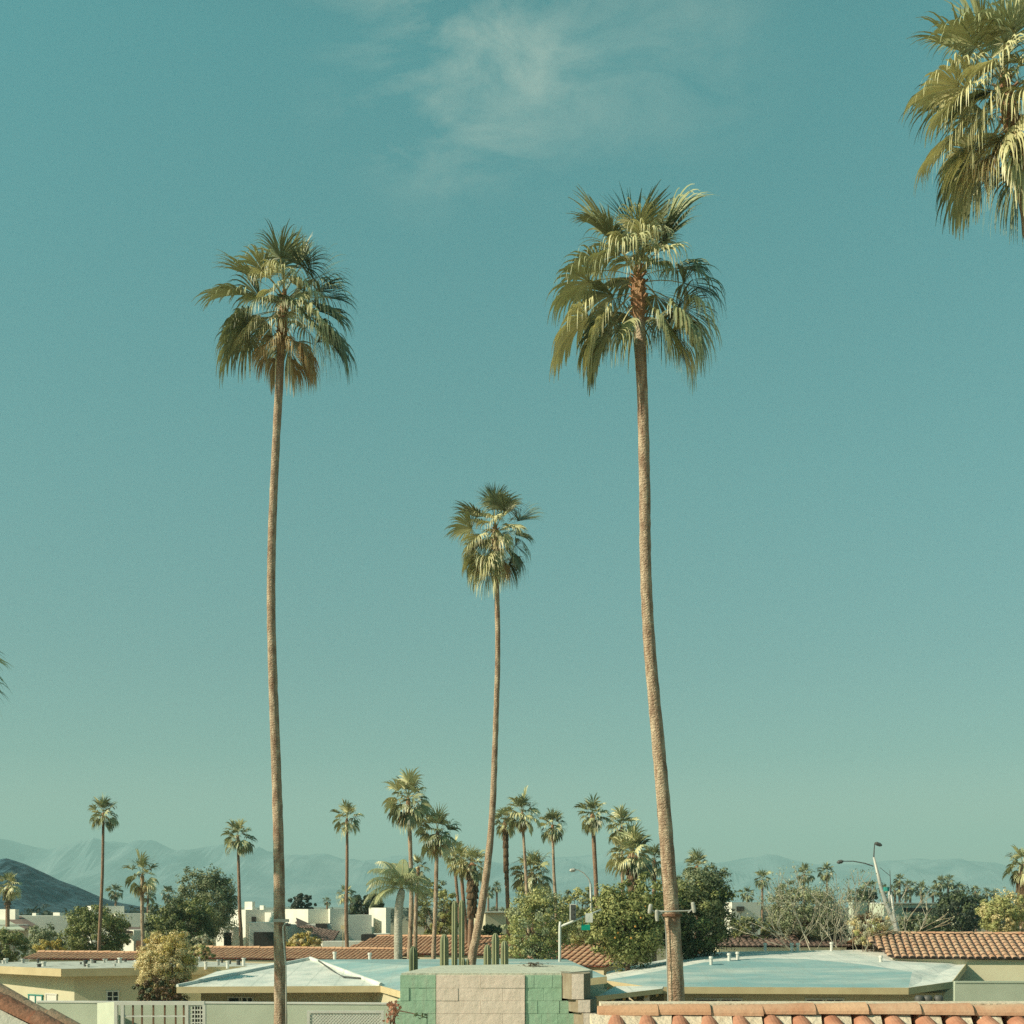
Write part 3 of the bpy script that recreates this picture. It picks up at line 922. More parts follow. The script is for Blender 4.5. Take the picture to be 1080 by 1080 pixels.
tree('golden_shrub', 'large golden straw-coloured shrub beside the cream flat-roofed house', 'bush', (146, 984, 203, 1052), 50, [L_gold, L_gold, L_yellow, L_gold], 207, n=240, per=100, leaf=.045, bush=True, lobes=[(168, 996, 14, 20), (186, 995, 14, 20), (160, 1028, 16, 20), (200, 1018, 9, 10)], clump=.2)
tree('dry_bush', 'brown twiggy undergrowth at the foot of the golden shrub', 'bush', (141, 1030, 204, 1060), 49.4, [L_brown, L_brown, L_dark], 208, n=90, per=60, leaf=.05, bush=True)
tree('golden_shrub', 'small straw-yellow bush right of the large golden shrub', 'bush', (196, 996, 226, 1014), 64, [L_gold, L_lime], 209, n=50, per=60, leaf=.06, bush=True)
tree('sage_bush', 'frosty pale green bush under the tall grey-green tree', 'bush', (204, 986, 226, 1004), 74, [L_sage, L_grey], 210, n=40, per=60, leaf=.07, bush=True)
tree('yellow_bush', 'yellow flowering bush behind the left tall palm trunk', 'bush', (299, 984, 340, 1008), 74, [L_yellow, L_gold, L_yellow], 211, n=70, per=60, leaf=.07, bush=True)
tree('shade_tree', 'airy green tree behind the palm cluster and the tall cacti', 'tree', (436, 928, 484, 1000), 82, [L_lime, L_olive, L_citrus], 212, n=95, per=42, leaf=.10, clump=.2, tr=.12)
tree('palo_verde', 'airy yellow-green tree behind the short cacti', 'tree', (530, 938, 606, 1016), 56, [L_lime, L_sage, L_lime], 213, n=210, per=45, leaf=.065, clump=.17, tr=.08, lobes=[(560, 950, 16, 20), (580, 985, 16, 20), (548, 1000, 14, 18)], bark=M_bark)
tree('roadside_tree', 'low lime green tree behind the traffic signal pole', 'tree', (588, 935, 632, 990), 84, [L_lime, L_olive], 214, n=80, per=45, leaf=.10, clump=.2)
tree('roadside_bush', 'loose lime bush under the slanting mast arm', 'bush', (596, 968, 640, 1002), 64, [L_lime, L_sage, L_citrus], 230, n=90, per=50, leaf=.06, bush=True)
tree('orange_tree', 'big bright green orange tree with fruit beside the tallest palm', 'tree', (622, 934, 704, 1018), 55, [L_citrus, L_lime, L_citrus], 215, n=170, per=60, leaf=.085, extra='oranges', lobes=[(646, 955, 20, 26), (685, 945, 22, 28), (640, 990, 18, 24), (670, 985, 24, 30)])
tree('orange_tree', 'dark leafy citrus tree right of the tallest palm trunk', 'tree', (694, 930, 776, 1012), 57, [L_citrus, L_dark, L_dark], 216, n=170, per=60, leaf=.085, lobes=[(715, 990, 14, 18), (750, 945, 20, 26)])
tree('olive_tree', 'soft sage green tree crown above the dark citrus tree', 'tree', (706, 912, 772, 968), 64, [L_sage, L_olive, L_olive], 217, n=100, per=60, leaf=.075, clump=.2)
tree('hedge_bush', 'olive green bush at the right foot of the dark citrus tree', 'bush', (768, 966, 812, 998), 62, [L_olive, L_lime, L_dark], 218, n=80, per=55, leaf=.06, bush=True)
tree('dark_tree', 'dark tree behind the white stucco house with a chimney', 'tree', (306, 944, 332, 966), 150, L_far, 219, n=50, per=40, leaf=.2)
tree('dark_tree', 'dark round tree behind the long pale house, left of the queen palm', 'tree', (369, 943, 405, 970), 135, [L_far, L_dark], 220, n=70, per=45, leaf=.2)
tree('dark_tree', 'dark broad tree between the far palms and the tile roof wing', 'tree', (984, 936, 1036, 992), 120, [L_far, L_dark], 221, n=110, per=50, leaf=.17)
tree('dark_tree', 'dark shrubby tree in front of the pale teal building', 'tree', (950, 963, 990, 992), 108, [L_dark, L_olive], 222, n=80, per=50, leaf=.14)
tree('dark_tree', 'dark low tree behind the forked leaning lamp post', 'tree', (900, 938, 924, 965), 130, [L_far, L_dark], 223, n=50, per=45, leaf=.17)
tree('lime_shrub', 'yellow-green shrub at the right edge below the thatched palm', 'bush', (1030, 946, 1084, 990), 80, [L_lime, L_gold, L_lime], 224, n=110, per=60, leaf=.08, bush=True, lobes=[(1066, 955, 16, 20)])
tree('dark_tree', 'dark tree clump filling the gap beside the thatched palm trunk', 'tree', (505, 974, 530, 998), 84, [L_dark], 226, n=45, per=45, leaf=.11)


# the grey, nearly leafless tree: hundreds of thin pale branches
def bare_tree(label, px0, px1, py0, py1, D, seed, n, leafs, weep=False):
    rng = random.Random(seed)
    k = D / F
    bx = X((px0 + px1) / 2, D)
    root = thing('bare_tree', Vector((bx, D, 0)), label, 'tree')
    tb = MB()
    lf = MB()
    H = Zc(py0, D)
    W = (px1 - px0) * k / 2

    def grow(p, d, ln, r, lev):
        q = p
        pts = [p]
        for i in range(3):
            d = (d + Vector((rng.uniform(-.3, .3), rng.uniform(-.3, .3), rng.uniform(-.14, .2) - (.25 if weep and lev > 1 else 0)))).normalized()
            q = q + d * ln / 3
            pts.append(q)
        tb.tube(pts, [r, r * .8, r * .65, r * .45], 5 if lev < 2 else 3, cap=False)
        if lev >= 4:
            for i in range(6):
                v = Vector((rng.gauss(0, 1), rng.gauss(0, 1), rng.gauss(0, 1))).normalized()
                a = v.cross(Vector((0, 0, 1))).normalized() * .05
                q2 = q + Vector((rng.gauss(0, .12), rng.gauss(0, .12), rng.gauss(0, .12)))
                lf.quad(q2 - v * .06, q2 - a * .6, q2 + v * .06, q2 + a * .6, m=rng.randrange(len(leafs)))
            return
        for i in range(3 if lev > 0 else 5):
            dd = (d + Vector((rng.uniform(-1, 1), rng.uniform(-1, 1), rng.uniform(-.5, .7))) * .66).normalized()
            grow(pts[rng.choice((2, 3, 3))], dd, ln * .74, max(.018, r * .55), lev + 1)
    for i in range(n):
        a = rng.uniform(-1, 1)
        grow(Vector((bx + a * W * .45, D + rng.uniform(-1, 1), 0)), Vector((a * .4, rng.uniform(-.2, .2), 1)).normalized(), H * rng.uniform(.34, .42), .075, 0)
    tb.build('trunk', M_bark_g, root)
    lf.build('crown', leafs, root)


tree('desert_tree', 'feathery pale sage desert tree behind the white roof vents', 'tree', (806, 930, 888, 998), 62, [L_sage, L_grey, L_olive, L_sage], 301, n=230, per=45, leaf=.06, clump=.17, tr=.09, bark=M_bark_g, lobes=[(830, 945, 16, 16), (865, 955, 18, 18), (845, 975, 20, 18)])
bare_tree('taller pale bare-branched tree before the far palms', 858, 906, 924, 1000, 59.5, 302, 2, [L_grey, L_sage, L_olive])
tree('dry_bush', 'pale drooping dry bush at the foot of the forked lamp post', 'bush', (896, 962, 938, 998), 58, [L_grey, L_gold, L_lime, L_brown], 303, n=90, per=55, leaf=.05, bush=True)
tree('dry_bush', 'brownish dry thicket under the grey leafless tree', 'bush', (806, 962, 900, 1000), 63, [L_grey, L_brown, L_olive], 304, n=130, per=50, leaf=.06, bush=True)

# the far wood across the valley
rng = random.Random(9)
fw = MB()
for i in range(420):
    D = rng.uniform(230, 900)
    px = rng.uniform(-60, 1140)
    h = rng.uniform(3.0, 5.2) + (1.2 if px < 170 or px > 880 else 0)
    c = Vector((X(px, D), D, h * .5))
    foliage(fw, c, (rng.uniform(2.5, 6), 3, h * .55), 9, 12, .55, rng, shell=.4, clump=.4)
o = fw.build('far_trees', L_far)
tag(o, None, None, None, 'stuff')


# ------------------------------------------------------------------ cacti
def cactus(label, stems, D, dark=False, group='columnar cacti behind the block pier', part=None):
    """stems: (px, top, width_px, lean)"""
    root = thing('column_cactus', Vector((X(stems[0][0], D), D, 0)), label, 'cactus', group)
    for (px, top, w, lean) in stems:
        mb = MB()
        r = w * .86 * D / F / 2
        zt = Zc(top, D)
        n = 36
        rows = 14
        b = len(mb.v)
        for j in range(rows + 1):
            f = j / rows
            z = (zt - r * 2.6) * min(1, f / .6) if f <= .6 else zt - r * 2.6 * (1 - sin((f - .6) / .4 * pi / 2))
            rr = r if f <= .6 else r * max(.04, cos((f - .6) / .4 * pi / 2)) ** .8
            x0 = X(px, D) + lean * r * (min(1, z / zt) - 1) * 2
            for i in range(n):
                a = 2 * pi * i / n
                q = rr * (1 + (.16 if i % 4 == 0 else (-.12 if i % 4 == 2 else .0)))
                mb.v.append((x0 + cos(a) * q, D + sin(a) * q, z))
        for j in range(rows):
            for i in range(n):
                i2 = (i + 1) % n
                mb.f.append((b + j * n + i, b + j * n + i2, b + (j + 1) * n + i2, b + (j + 1) * n + i))
                mb.m.append(1 if i % 4 in (3, 0) else 0)
        mb.f.append(tuple(b + rows * n + i for i in range(n)))
        mb.m.append(0)
        mb.build('stem', [M_cactus_d, M_cactus] if dark else [M_cactus, M_spine], root)


cactus('twin tall green columnar cactus, the highest one behind the pier', [(479.6, 950, 6.6, 0.2), (487, 949, 6.4, .2)], 31)
cactus('stout medium cactus standing left of the tall twin cactus', [(468.5, 985, 9.5, 0)], 29)
cactus('smallest round-tipped cactus pair at the foot of the leaning palm', [(488.5, 1010, 5, 0), (493, 1011, 4, 0)], 30)
cactus('short cactus nearest the leaning palm on its right', [(514, 996, 8.5, 0)], 30)
cactus('tallest of the three short cacti right of the leaning palm', [(522.5, 984, 8.5, 0)], 31)
cactus('pale short rounded cactus at the right end of the row', [(532, 992, 8.5, 0)], 29)
cactus('dark ribbed stump of a cactus above the left edge of the pier', [(436, 998, 9.5, 0)], 28, dark=True)


# ------------------------------------------------------------------ tile roofs
def tiles(mb, poly, pitch, course=0.42, h=0.07, seg=6, m=0, mpan=1, mcap=2, rng=None, tilt=0.025, wf=.40):
    """Barrel tiles over a planar polygon whose first edge is the eave: rows of half-round covers over a pan sheet."""
    A, B = poly[0], poly[1]
    e = (B - A).normalized()
    nrm = (B - A).cross(poly[2] - A).normalized()
    if nrm.z < 0:
        nrm = -nrm
    s = nrm.cross(e).normalized()
    if s.z < 0:
        s = -s
    uv = [((p - A).dot(e), (p - A).dot(s)) for p in poly]
    mb.quad(*[p - nrm * 0.012 for p in poly], m=mpan)
    umin, umax = min(u for u, v in uv), max(u for u, v in uv)
    ncol = max(1, int((umax - umin) / pitch))
    for c in range(ncol):
        u = umin + (c + .5) * (umax - umin) / ncol
        vs = []
        for i in range(len(uv)):
            (u0, v0), (u1, v1) = uv[i], uv[(i + 1) % len(uv)]
            if (u0 - u) * (u1 - u) < 0:
                vs.append(v0 + (v1 - v0) * (u - u0) / (u1 - u0))
        if len(vs) < 2:
            continue
        va, vb = min(vs), max(vs)
        v = va
        while v < vb - course * .3:
            ve = min(v + course * 1.08, vb)
            j = rng.uniform(-.012, .012) if rng else 0
            lift = tilt + (rng.uniform(-.006, .008) if rng else 0)
            ring = []
            for (vv, lf, k_) in ((v, lift, 1.0), (ve, 0.0, .88)):
                rr = []
                for q in range(seg + 1):
                    a = pi * q / seg
                    rr.append(A + e * (u + j - cos(a) * pitch * wf * k_) + s * vv + nrm * (sin(a) * h * k_ + lf - .005))
                ring.append(rr)
            for q in range(seg):
                mb.quad(ring[0][q], ring[0][q + 1], ring[1][q + 1], ring[1][q], m=m)
            mb.quad(*ring[0], m=mcap)  # closed end in a darker colour, painted shade of the hollow tile
            v += course


def ridge_caps(mb, a, b, r, ln, rng, m=0, seg=8):
    """Half-round cap tiles laid end over end from a to b."""
    t = (b - a).normalized()
    L = (b - a).length
    n = max(1, round(L / ln))
    s = t.cross(Vector((0, 0, 1))).normalized()
    u = s.cross(t).normalized()
    for i in range(n):
        p0 = a + t * (L * i / n - .02)
        p1 = a + t * (L * (i + 1) / n + .04)
        r0, r1 = r * rng.uniform(.88, .95), r * rng.uniform(1.04, 1.14)
        dz = u * rng.uniform(-.012, .012)
        g0 = [p0 + dz + s * cos(pi * q / seg) * r0 + u * sin(pi * q / seg) * r0 * .75 for q in range(seg + 1)]
        g1 = [p1 + dz + s * cos(pi * q / seg) * r1 + u * sin(pi * q / seg) * r1 * .75 for q in range(seg + 1)]
        mm = m if isinstance(m, int) else rng.choice(m)
        for q in range(seg):
            mb.quad(g0[q], g0[q + 1], g1[q + 1], g1[q], m=mm)
        mb.quad(*g0, m=mm)
        mb.quad(*g1, m=mm)


TM = [M_tile, M_tile_red, M_tile_dark]


def tiled_house(label, eL, eR, rR, rL, pitch, seed, wallm, mats=TM, hipcap=True, group=None, inset=.35, course=.42, back=None):
    """A low house seen over its tiled roof slope; the far slope falls away behind the ridge."""
    rng = random.Random(seed)
    c = (eL + eR) / 2
    root = thing('tiled_house', Vector((c.x, c.y, 0)), label, 'house', group)
    mb = MB()
    tiles(mb, [eL, eR, rR, rL], pitch, course=course, rng=rng, m=0, mpan=1, mcap=2)
    bk = back or ((rL + rR) / 2 - (eL + eR) / 2)
    bL = rL + Vector((bk.x, bk.y, -bk.z))
    bR = rR + Vector((bk.x, bk.y, -bk.z))
    mb.quad(rL, rR, bR, bL, m=0)
    ridge_caps(mb, rL + Vector((0, 0, .02)), rR + Vector((0, 0, .02)), .13, .42, rng)
    if hipcap:
        ridge_caps(mb, eL + Vector((0, 0, .03)), rL + Vector((0, 0, .03)), .12, .42, rng)
        ridge_caps(mb, eR + Vector((0, 0, .03)), rR + Vector((0, 0, .03)), .12, .42, rng)
    mb.build('roof', mats, root)
    w = MB()
    foot = [eL, eR, bR, bL]
    cc = (eL + eR + bL + bR) / 4
    pts = []
    for p in foot:
        d = Vector((cc.x - p.x, cc.y - p.y, 0))
        q = Vector((p.x, p.y, 0)) + d.normalized() * inset
        pts.append((q.x, q.y))
    zt = min(p.z for p in foot) - .06
    w.prism(pts, 0, zt)
    w.build('wall', wallm, root)
    return root


# middle tiled roofs, turned a little to the left so that the tile rows slant
def slope_house(label, a, b, depth, rise, trim, pitch, seed, wallm, **kw):
    """Ridge found square to the eave a-b; trim shortens the ridge at each end (a hip)."""
    b.z = a.z
    e = (b - a).normalized()
    h = Vector((-e.y, e.x, 0)) * depth + Vector((0, 0, rise))
    return tiled_house(label, a, b, b + h - e * trim[1], a + h + e * trim[0], pitch, seed, wallm, **kw)


slope_house('low terracotta roof strip behind the white hip roof, under the palm cluster', P(196, 1010.5, 69), P(420, 1011.5, 66), 2.4, .50, (0, 0), .25, 401, M_cream, hipcap=False)
slope_house('broad terracotta roof right behind the tall cacti', P(352, 1005, 76), P(552, 1006, 72.5), 3.6, .95, (1.4, 0), .26, 402, M_cream, hipcap=False)
slope_house('terracotta roof with slanting tile rows below the traffic signal', P(545, 1017, 62), P(640, 1018.5, 59.6), 3.3, 1.0, (.2, 0), .34, 403, M_cream, hipcap=False, back=Vector((0.3, 1.0, .4)))
slope_house('thin strip of red tile roof above the cream flat roof', P(24, 1011, 70), P(152, 1012, 68.6), 1.6, .30, (0, 0), .26, 404, M_cream, hipcap=False)
slope_house('narrow dark tile ridge behind the wide blue and white roof', P(752, 998, 60), P(900, 999, 60), 2.0, .38, (0, 0), .27, 405, M_yellow, mats=[M_tile_dark, M_tile_dark, M_tile_dark], hipcap=False)
# right-hand tiled wing
a, b = P(940, 1010, 54), P(1180, 1012, 52)
tw = tiled_house('house wing with weathered barrel tile roof and yellow wall at the right edge', a, b, b + Vector((-.2, 4.2, .95)), a + Vector((-.2, 4.2, .95)), .30, 406, M_yellow, mats=[M_tile_pale, M_tile_dark, M_dark], hipcap=False, course=.5)


# ------------------------------------------------------------------ houses with coated roofs
def roof_edge(mb, pts, h, m=0):
    """Fascia boards along an open run of roof-edge points."""
    for a, b in zip(pts, pts[1:]):
        t = (b - a).normalized()
        n = Vector((t.y, -t.x, 0)).normalized() * .03
        z = Vector((0, 0, h))
        mb.prism([(a.x, a.y), (b.x, b.y), ((b + n).x, (b + n).y), ((a + n).x, (a + n).y)], [a.z - h, b.z - h, b.z - h, a.z - h], [a.z + .012, b.z + .012, b.z + .012, a.z + .012], m)


def vent(root, p, h, r, parent, m=None):
    mb = MB()
    mb.tube([p + Vector((0, 0, -.2)), p + Vector((0, 0, h * .75))], [r * .8, r * .8], 10)
    mb.tube([p + Vector((0, 0, h * .75)), p + Vector((0, 0, h))], [r * 1.15, r * 1.0], 10)
    sub('vent', mb, m or M_paint, parent, root)


def window(root, wall, px0, px1, py0, py1, D, frame=M_paint, panes=2, glass=M_glass, fw_=.05):
    """A window set on a camera-facing wall at distance D: frame with bars, glass just behind."""
    x0, x1, z0, z1 = X(px0, D), X(px1, D), Zc(py1, D), Zc(py0, D)
    f = MB()
    f.box(x0, x1, D - .06, D + .02, z1 - fw_, z1)
    f.box(x0, x1, D - .06, D + .02, z0, z0 + fw_)
    for i in range(panes + 1):
        xx = x0 + (x1 - x0 - fw_) * i / panes
        f.box(xx, xx + fw_, D - .058, D + .02, z0 + fw_, z1 - fw_)
    fo = f.build('window', frame, root)
    gl = MB()
    gl.box(x0 + .01, x1 - .01, D - .03, D + .01, z0 + .01, z1 - .01)
    sub('pane', gl, glass, fo, root)


# cream flat-roofed house at the left
h1 = thing('flat_roof_house', Vector((X(120, 58), 58, 0)), 'cream house with gravelled flat roof left of the golden shrub', 'house')
Lc, Nc, Rc_ = P(-75, 1020, 61), P(65, 1022, 55.3), P(336, 1018, 58.5)
zt = Nc.z
for q in (Lc, Rc_):
    q.z = zt
Bc = Lc + Rc_ - Nc
Bc.z = zt
mb = MB()
mb.slab([Nc, Rc_, Bc, Lc], .12, 0)
rf = mb.build('roof', M_gravel, h1)
mb = MB()
roof_edge(mb, [Lc, Nc, Rc_], .34)
sub('fascia', mb, M_fascia, rf, h1)
rng = random.Random(5)
for i in range(34):
    u, v = rng.uniform(.05, .95), rng.uniform(.1, .9)
    p = Nc + (Rc_ - Nc) * u + (Lc - Nc) * v
    vent(h1, p, rng.uniform(.1, .3), rng.uniform(.05, .12), rf, M_paint if i % 3 == 0 else (M_metal_d if i % 3 == 1 else M_metal))
mb = MB()
cc = (Nc + Bc) / 2
pts = []
for q in (Nc, Rc_, Bc, Lc):
    d = (cc - q)
    d.z = 0
    pp = q + d.normalized() * .95
    pts.append((pp.x, pp.y))
mb.prism(pts, 0, zt - .125)
mb.build('wall', M_yellow, h1)
# its windows sit on the wall that faces right and front: follow that wall's own line
wa, wb = Vector((pts[0][0], pts[0][1], 0)), Vector((pts[1][0], pts[1][1], 0))


def wall_window(root, wa, wb, px0, px1, py0, py1, frame, glassm, bars=1, lintel=None, rails=0):
    def hit(px):
        s_ = (px - CX) / F
        t_ = (wa.x - s_ * wa.y) / (s_ * (wb.y - wa.y) - (wb.x - wa.x))
        return wa + (wb - wa) * t_
    a, b = hit(px0), hit(px1)
    t = (b - a).normalized()
    n = Vector((t.y, -t.x, 0))
    Dm = (a.y + b.y) / 2
    z0, z1 = Zc(py1, Dm), Zc(py0, Dm)
    L_ = (b - a).length

    def bar(u0, u1, za, zb, o0, o1, mb):
        p = [a + t * u0 + n * o0, a + t * u1 + n * o0, a + t * u1 + n * o1, a + t * u0 + n * o1]
        mb.prism([(q.x, q.y) for q in p], za, zb)
    f = MB()
    w_ = .055
    bar(-w_, L_ + w_, z1, z1 + w_, -.02, .06, f)
    bar(-w_, L_ + w_, z0 - w_, z0, -.02, .06, f)
    for i in range(bars + 2):
        u = L_ * i / (bars + 1)
        bar(u - w_ / 2, u + w_ / 2, z0, z1, -.02, .058, f)
    for i in range(rails):
        zz = z0 + (z1 - z0) * (i + 1) / (rails + 1)
        bar(0, L_, zz - .02, zz + .02, -.02, .05, f)
    fo = f.build('window', frame, root)
    gl = MB()
    bar(.005, L_ - .005, z0 + .003, z1 - .003, -.02, .03, gl)
    sub('pane', gl, glassm, fo, root)


wl, wL2 = Vector((pts[3][0], pts[3][1], 0)), Vector((pts[0][0], pts[0][1], 0))
wall_window(h1, wl, wL2, 31, 45, 1050, 1060, M_teal, M_white, 1)
wall_window(h1, wl, wL2, 49, 60, 1049, 1060, M_paint, M_white, 0)
wall_window(h1, wa, wb, 113, 125, 1046, 1056, M_paint, M_glass, 1, rails=1)

# white hip roof house, its right slope blue
h2 = thing('hip_roof_house', Vector((X(330, 50), 50, 0)), 'low house with white and blue coated hip roof behind the lattice panel', 'house')
A_, B_ = P(187, 1041, 48.5), P(402, 1040, 48)
C_ = P(327, 1012, 55)
D_ = P(446, 1052, 43.5)
E_ = P(596, 1011, 56)
G_ = P(640, 1030, 44)
Bk1, Bk2 = P(240, 1020, 60), P(600, 1016, 62)
mb = MB()
mb.slab([A_, B_, C_], .1, 0)
mb.slab([B_, D_, G_, E_, C_], .1, 1)
mb.slab([A_, C_, Bk1], .1, 0)
mb.slab([C_, E_, Bk2, Bk1], .1, 0)
rf = mb.build('roof', [M_roofw, M_roofb], h2)
mb = MB()
roof_edge(mb, [Bk1, A_, B_, D_, G_], .24)
sub('fascia', mb, M_fascia, rf, h2)
mb = MB()
ridge = [C_ + Vector((0, 0, .05)), B_ + Vector((0, 0, .05))]
mb.tube(ridge, [.09, .09], 8)
mb.tube([C_ + Vector((0, 0, .04)), A_ + Vector((0, 0, .04))], [.08, .08], 8)
sub('hip_cap', mb, M_roofw, rf, h2)
mb = MB()
mb.tube([P(336, 1014, 53.6) + Vector((0, 0, .03)), P(350, 1024, 51.4) + Vector((0, 0, .03)), P(362, 1031, 49.9) + Vector((0, 0, .03)), P(386, 1033, 49.5) + Vector((0, 0, .03))], [.035] * 4, 6)
sub('conduit', mb, M_metal_d, rf, h2)
for px, py, D in ((353, 1012, 57), (390, 1013, 57), (217, 1018, 57), (240, 1017, 57), (257, 1014, 57)):
    vent(h2, P(px, py, D), .36 if px > 300 else .16, .09, rf)
mb = MB()
wp = [P(212, 1050, 50.6), P(392, 1050, 49.2), P(436, 1050, 45.2), P(640, 1050, 46.0), P(640, 1050, 60), P(250, 1050, 59)]
mb.prism([(q.x, q.y) for q in wp], 0, 2.62)
mb.build('wall', M_cream, h2)
wall_window(h2, Vector((wp[0].x, wp[0].y, 0)), Vector((wp[1].x, wp[1].y, 0)), 241, 253, 1052.5, 1056.5, M_paint, M_glass, 0)
wall_window(h2, Vector((wp[0].x, wp[0].y, 0)), Vector((wp[1].x, wp[1].y, 0)), 255.5, 267, 1052.5, 1056.5, M_paint, M_glass, 1)

# wide blue and white roof house at the right
h3 = thing('hip_roof_house', Vector((X(830, 50), 50, 0)), 'wide low house with blue roof and white ridge behind the tallest palm trunk', 'house')
EL, ER = P(684, 1041, 48), P(958, 1042, 47.5)
blu = [EL, ER, P(962, 1025, 50.5), P(905, 1016.5, 52.5), P(850, 1011.5, 54), P(800, 1010.5, 54.3), P(742, 1015, 53), P(690, 1025, 51), P(638, 1034, 50)]
REc, RE2 = P(1004, 1035.5, 48.3), P(1023, 1011, 55.5)
RL_, RR_ = P(748, 1004, 59), P(958, 1001, 59)
wht = [blu[8], blu[7], blu[6], blu[5], blu[4], blu[3], blu[2], ER, REc, RE2, RR_, RL_, P(640, 1024, 58)]


def fan_slab(mb, pts, t, m):
    mb.slab(pts, t, m)


mb = MB()
# the blue front slope in strips between eave and break line, so that each piece stays nearly flat
low_ = [EL.lerp(ER, f) for f in (1, .8, .6, .44, .22, .08)]
hi_ = [blu[2], blu[3], blu[4], blu[5], blu[6], blu[7]]
for i in range(5):
    mb.slab([low_[i + 1], low_[i], hi_[i], hi_[i + 1]], .1, 1)
mb.slab([EL, low_[5], hi_[5], blu[8]], .1, 1)
# the white upper slope and the right-hand hip
top_ = [RR_, RR_.lerp(RL_, .3), RR_.lerp(RL_, .55), RR_.lerp(RL_, .8), RL_, P(690, 1014, 59)]
for i in range(5):
    mb.slab([hi_[i + 1], hi_[i], top_[i], top_[i + 1]], .1, 0)
mb.slab([blu[8], hi_[5], top_[5], P(640, 1025, 58)], .1, 0)
mb.slab([ER, REc, RE2, blu[2]], .1, 0)
mb.slab([blu[2], RE2, RR_], .1, 0)
bk = [P(700, 1012, 66), P(1000, 1010, 66)]
mb.slab([RL_, RR_, bk[1], bk[0]], .1, 0)
mb.slab([RR_, RE2, bk[1]], .1, 0)
rf = mb.build('roof', [M_roofw, M_roofb], h3)
mb = MB()
roof_edge(mb, [blu[8], EL, ER, REc, RE2], .25)
sub('fascia', mb, M_fascia, rf, h3)
for px, py, D in ((750, 1018, 52.5), (769, 1014.5, 53.5), (778, 1013, 53.8), (743, 1006, 58), (807, 1003, 58.5), (835, 1003, 58.5), (841.5, 1003, 58.5), (877, 1002, 58.5), (913, 1003, 58.5), (922, 1003, 58.5), (932, 1003, 58), (964, 1012, 56), (929, 1017, 53.5)):
    vent(h3, P(px, py, D), .38, .085, rf)
# grey turbine on the right hip
mb = MB()
p = P(1008, 1013, 54)
mb.tube([p + Vector((0, 0, -.15)), p + Vector((0, 0, .05)), p + Vector((0, 0, .18)), p + Vector((0, 0, .26))], [.22, .3, .28, .1], 12)
sub('turbine_vent', mb, M_metal, rf, h3)
mb = MB()
wp3 = [P(700, 1050, 48.9), P(950, 1050, 48.4), P(996, 1050, 48.7), P(1012, 1050, 55), P(1000, 1050, 64), P(660, 1050, 64), P(664, 1050, 52)]
mb.prism([(q.x, q.y) for q in wp3], 0, 2.55)
mb.build('wall', M_cream, h3)
w3a, w3b = Vector((wp3[0].x, wp3[0].y, 0)), Vector((wp3[1].x, wp3[1].y, 0))
for p0, p1, bb in ((734, 757, 0), (760, 782, 1), (850, 868, 0), (871, 889, 1)):
    wall_window(h3, w3a, w3b, p0, p1, 1054.3, 1058.5, M_paint, M_glass, bb)
# carport canopy at its left end
mb = MB()
cp = [P(629, 1051, 45.5), P(698, 1043, 46.4), P(700, 1040, 47.7), P(650, 1040, 48.8)]
mb.slab(cp, .09)
cpo = mb.build('canopy', M_roofw, h3)
mb = MB()
roof_edge(mb, [cp[3], cp[0], cp[1]], .17)
sub('fascia', mb, M_fascia, cpo, h3)
for i in range(6):
    mb = MB()
    f = .08 + i * .17
    a = cp[0].lerp(cp[1], f) + Vector((0, .1, -.2))
    mb.beam(a, a + Vector((.25, 1.7, .1)), .09, .15)
    sub('rafter', mb, M_wood, cpo, h3)
mb = MB()
q = P(682, 1050, 47)
mb.box(q.x - .1, q.x + .1, q.y - .1, q.y + .1, 0, cp[1].z - .12)
mb.build('post', M_paint, h3)

# courtyard walls
def low_wall(label, pts, th, zt, m, cope=None):
    """A free-standing wall along ground points."""
    root = thing('garden_wall', Vector((pts[0][0], pts[0][1], 0)), label, 'wall')
    mb = MB()
    cb = MB()
    for (a, b) in zip(pts, pts[1:]):
        a, b = Vector((*a, 0)), Vector((*b, 0))
        t = (b - a).normalized()
        n = Vector((-t.y, t.x, 0)) * th / 2
        mb.prism([tuple((a - n)[:2]), tuple((b - n)[:2]), tuple((b + n)[:2]), tuple((a + n)[:2])], 0, zt)
        n2 = n * 1.25
        cb.prism([tuple((a - n2)[:2]), tuple((b - n2)[:2]), tuple((b + n2)[:2]), tuple((a + n2)[:2])], zt, zt + .06)
    mb.build('wall', m, root)
    cb.build('coping', cope or m, root)
    return root


low_wall('pale green garden wall running behind the white screen and lattice', [(X(40, 46.6), 46.6), (X(430, 45.6), 45.6)], .2, Zc(1058.5, 46), M_green_wall, M_paint)
low_wall('pale green courtyard wall under the weathered tile wing', [(X(1006, 47.2), 47.2), (X(1100, 47.2), 47.2)], .2, Zc(1036.5, 47.2), M_green_wall)

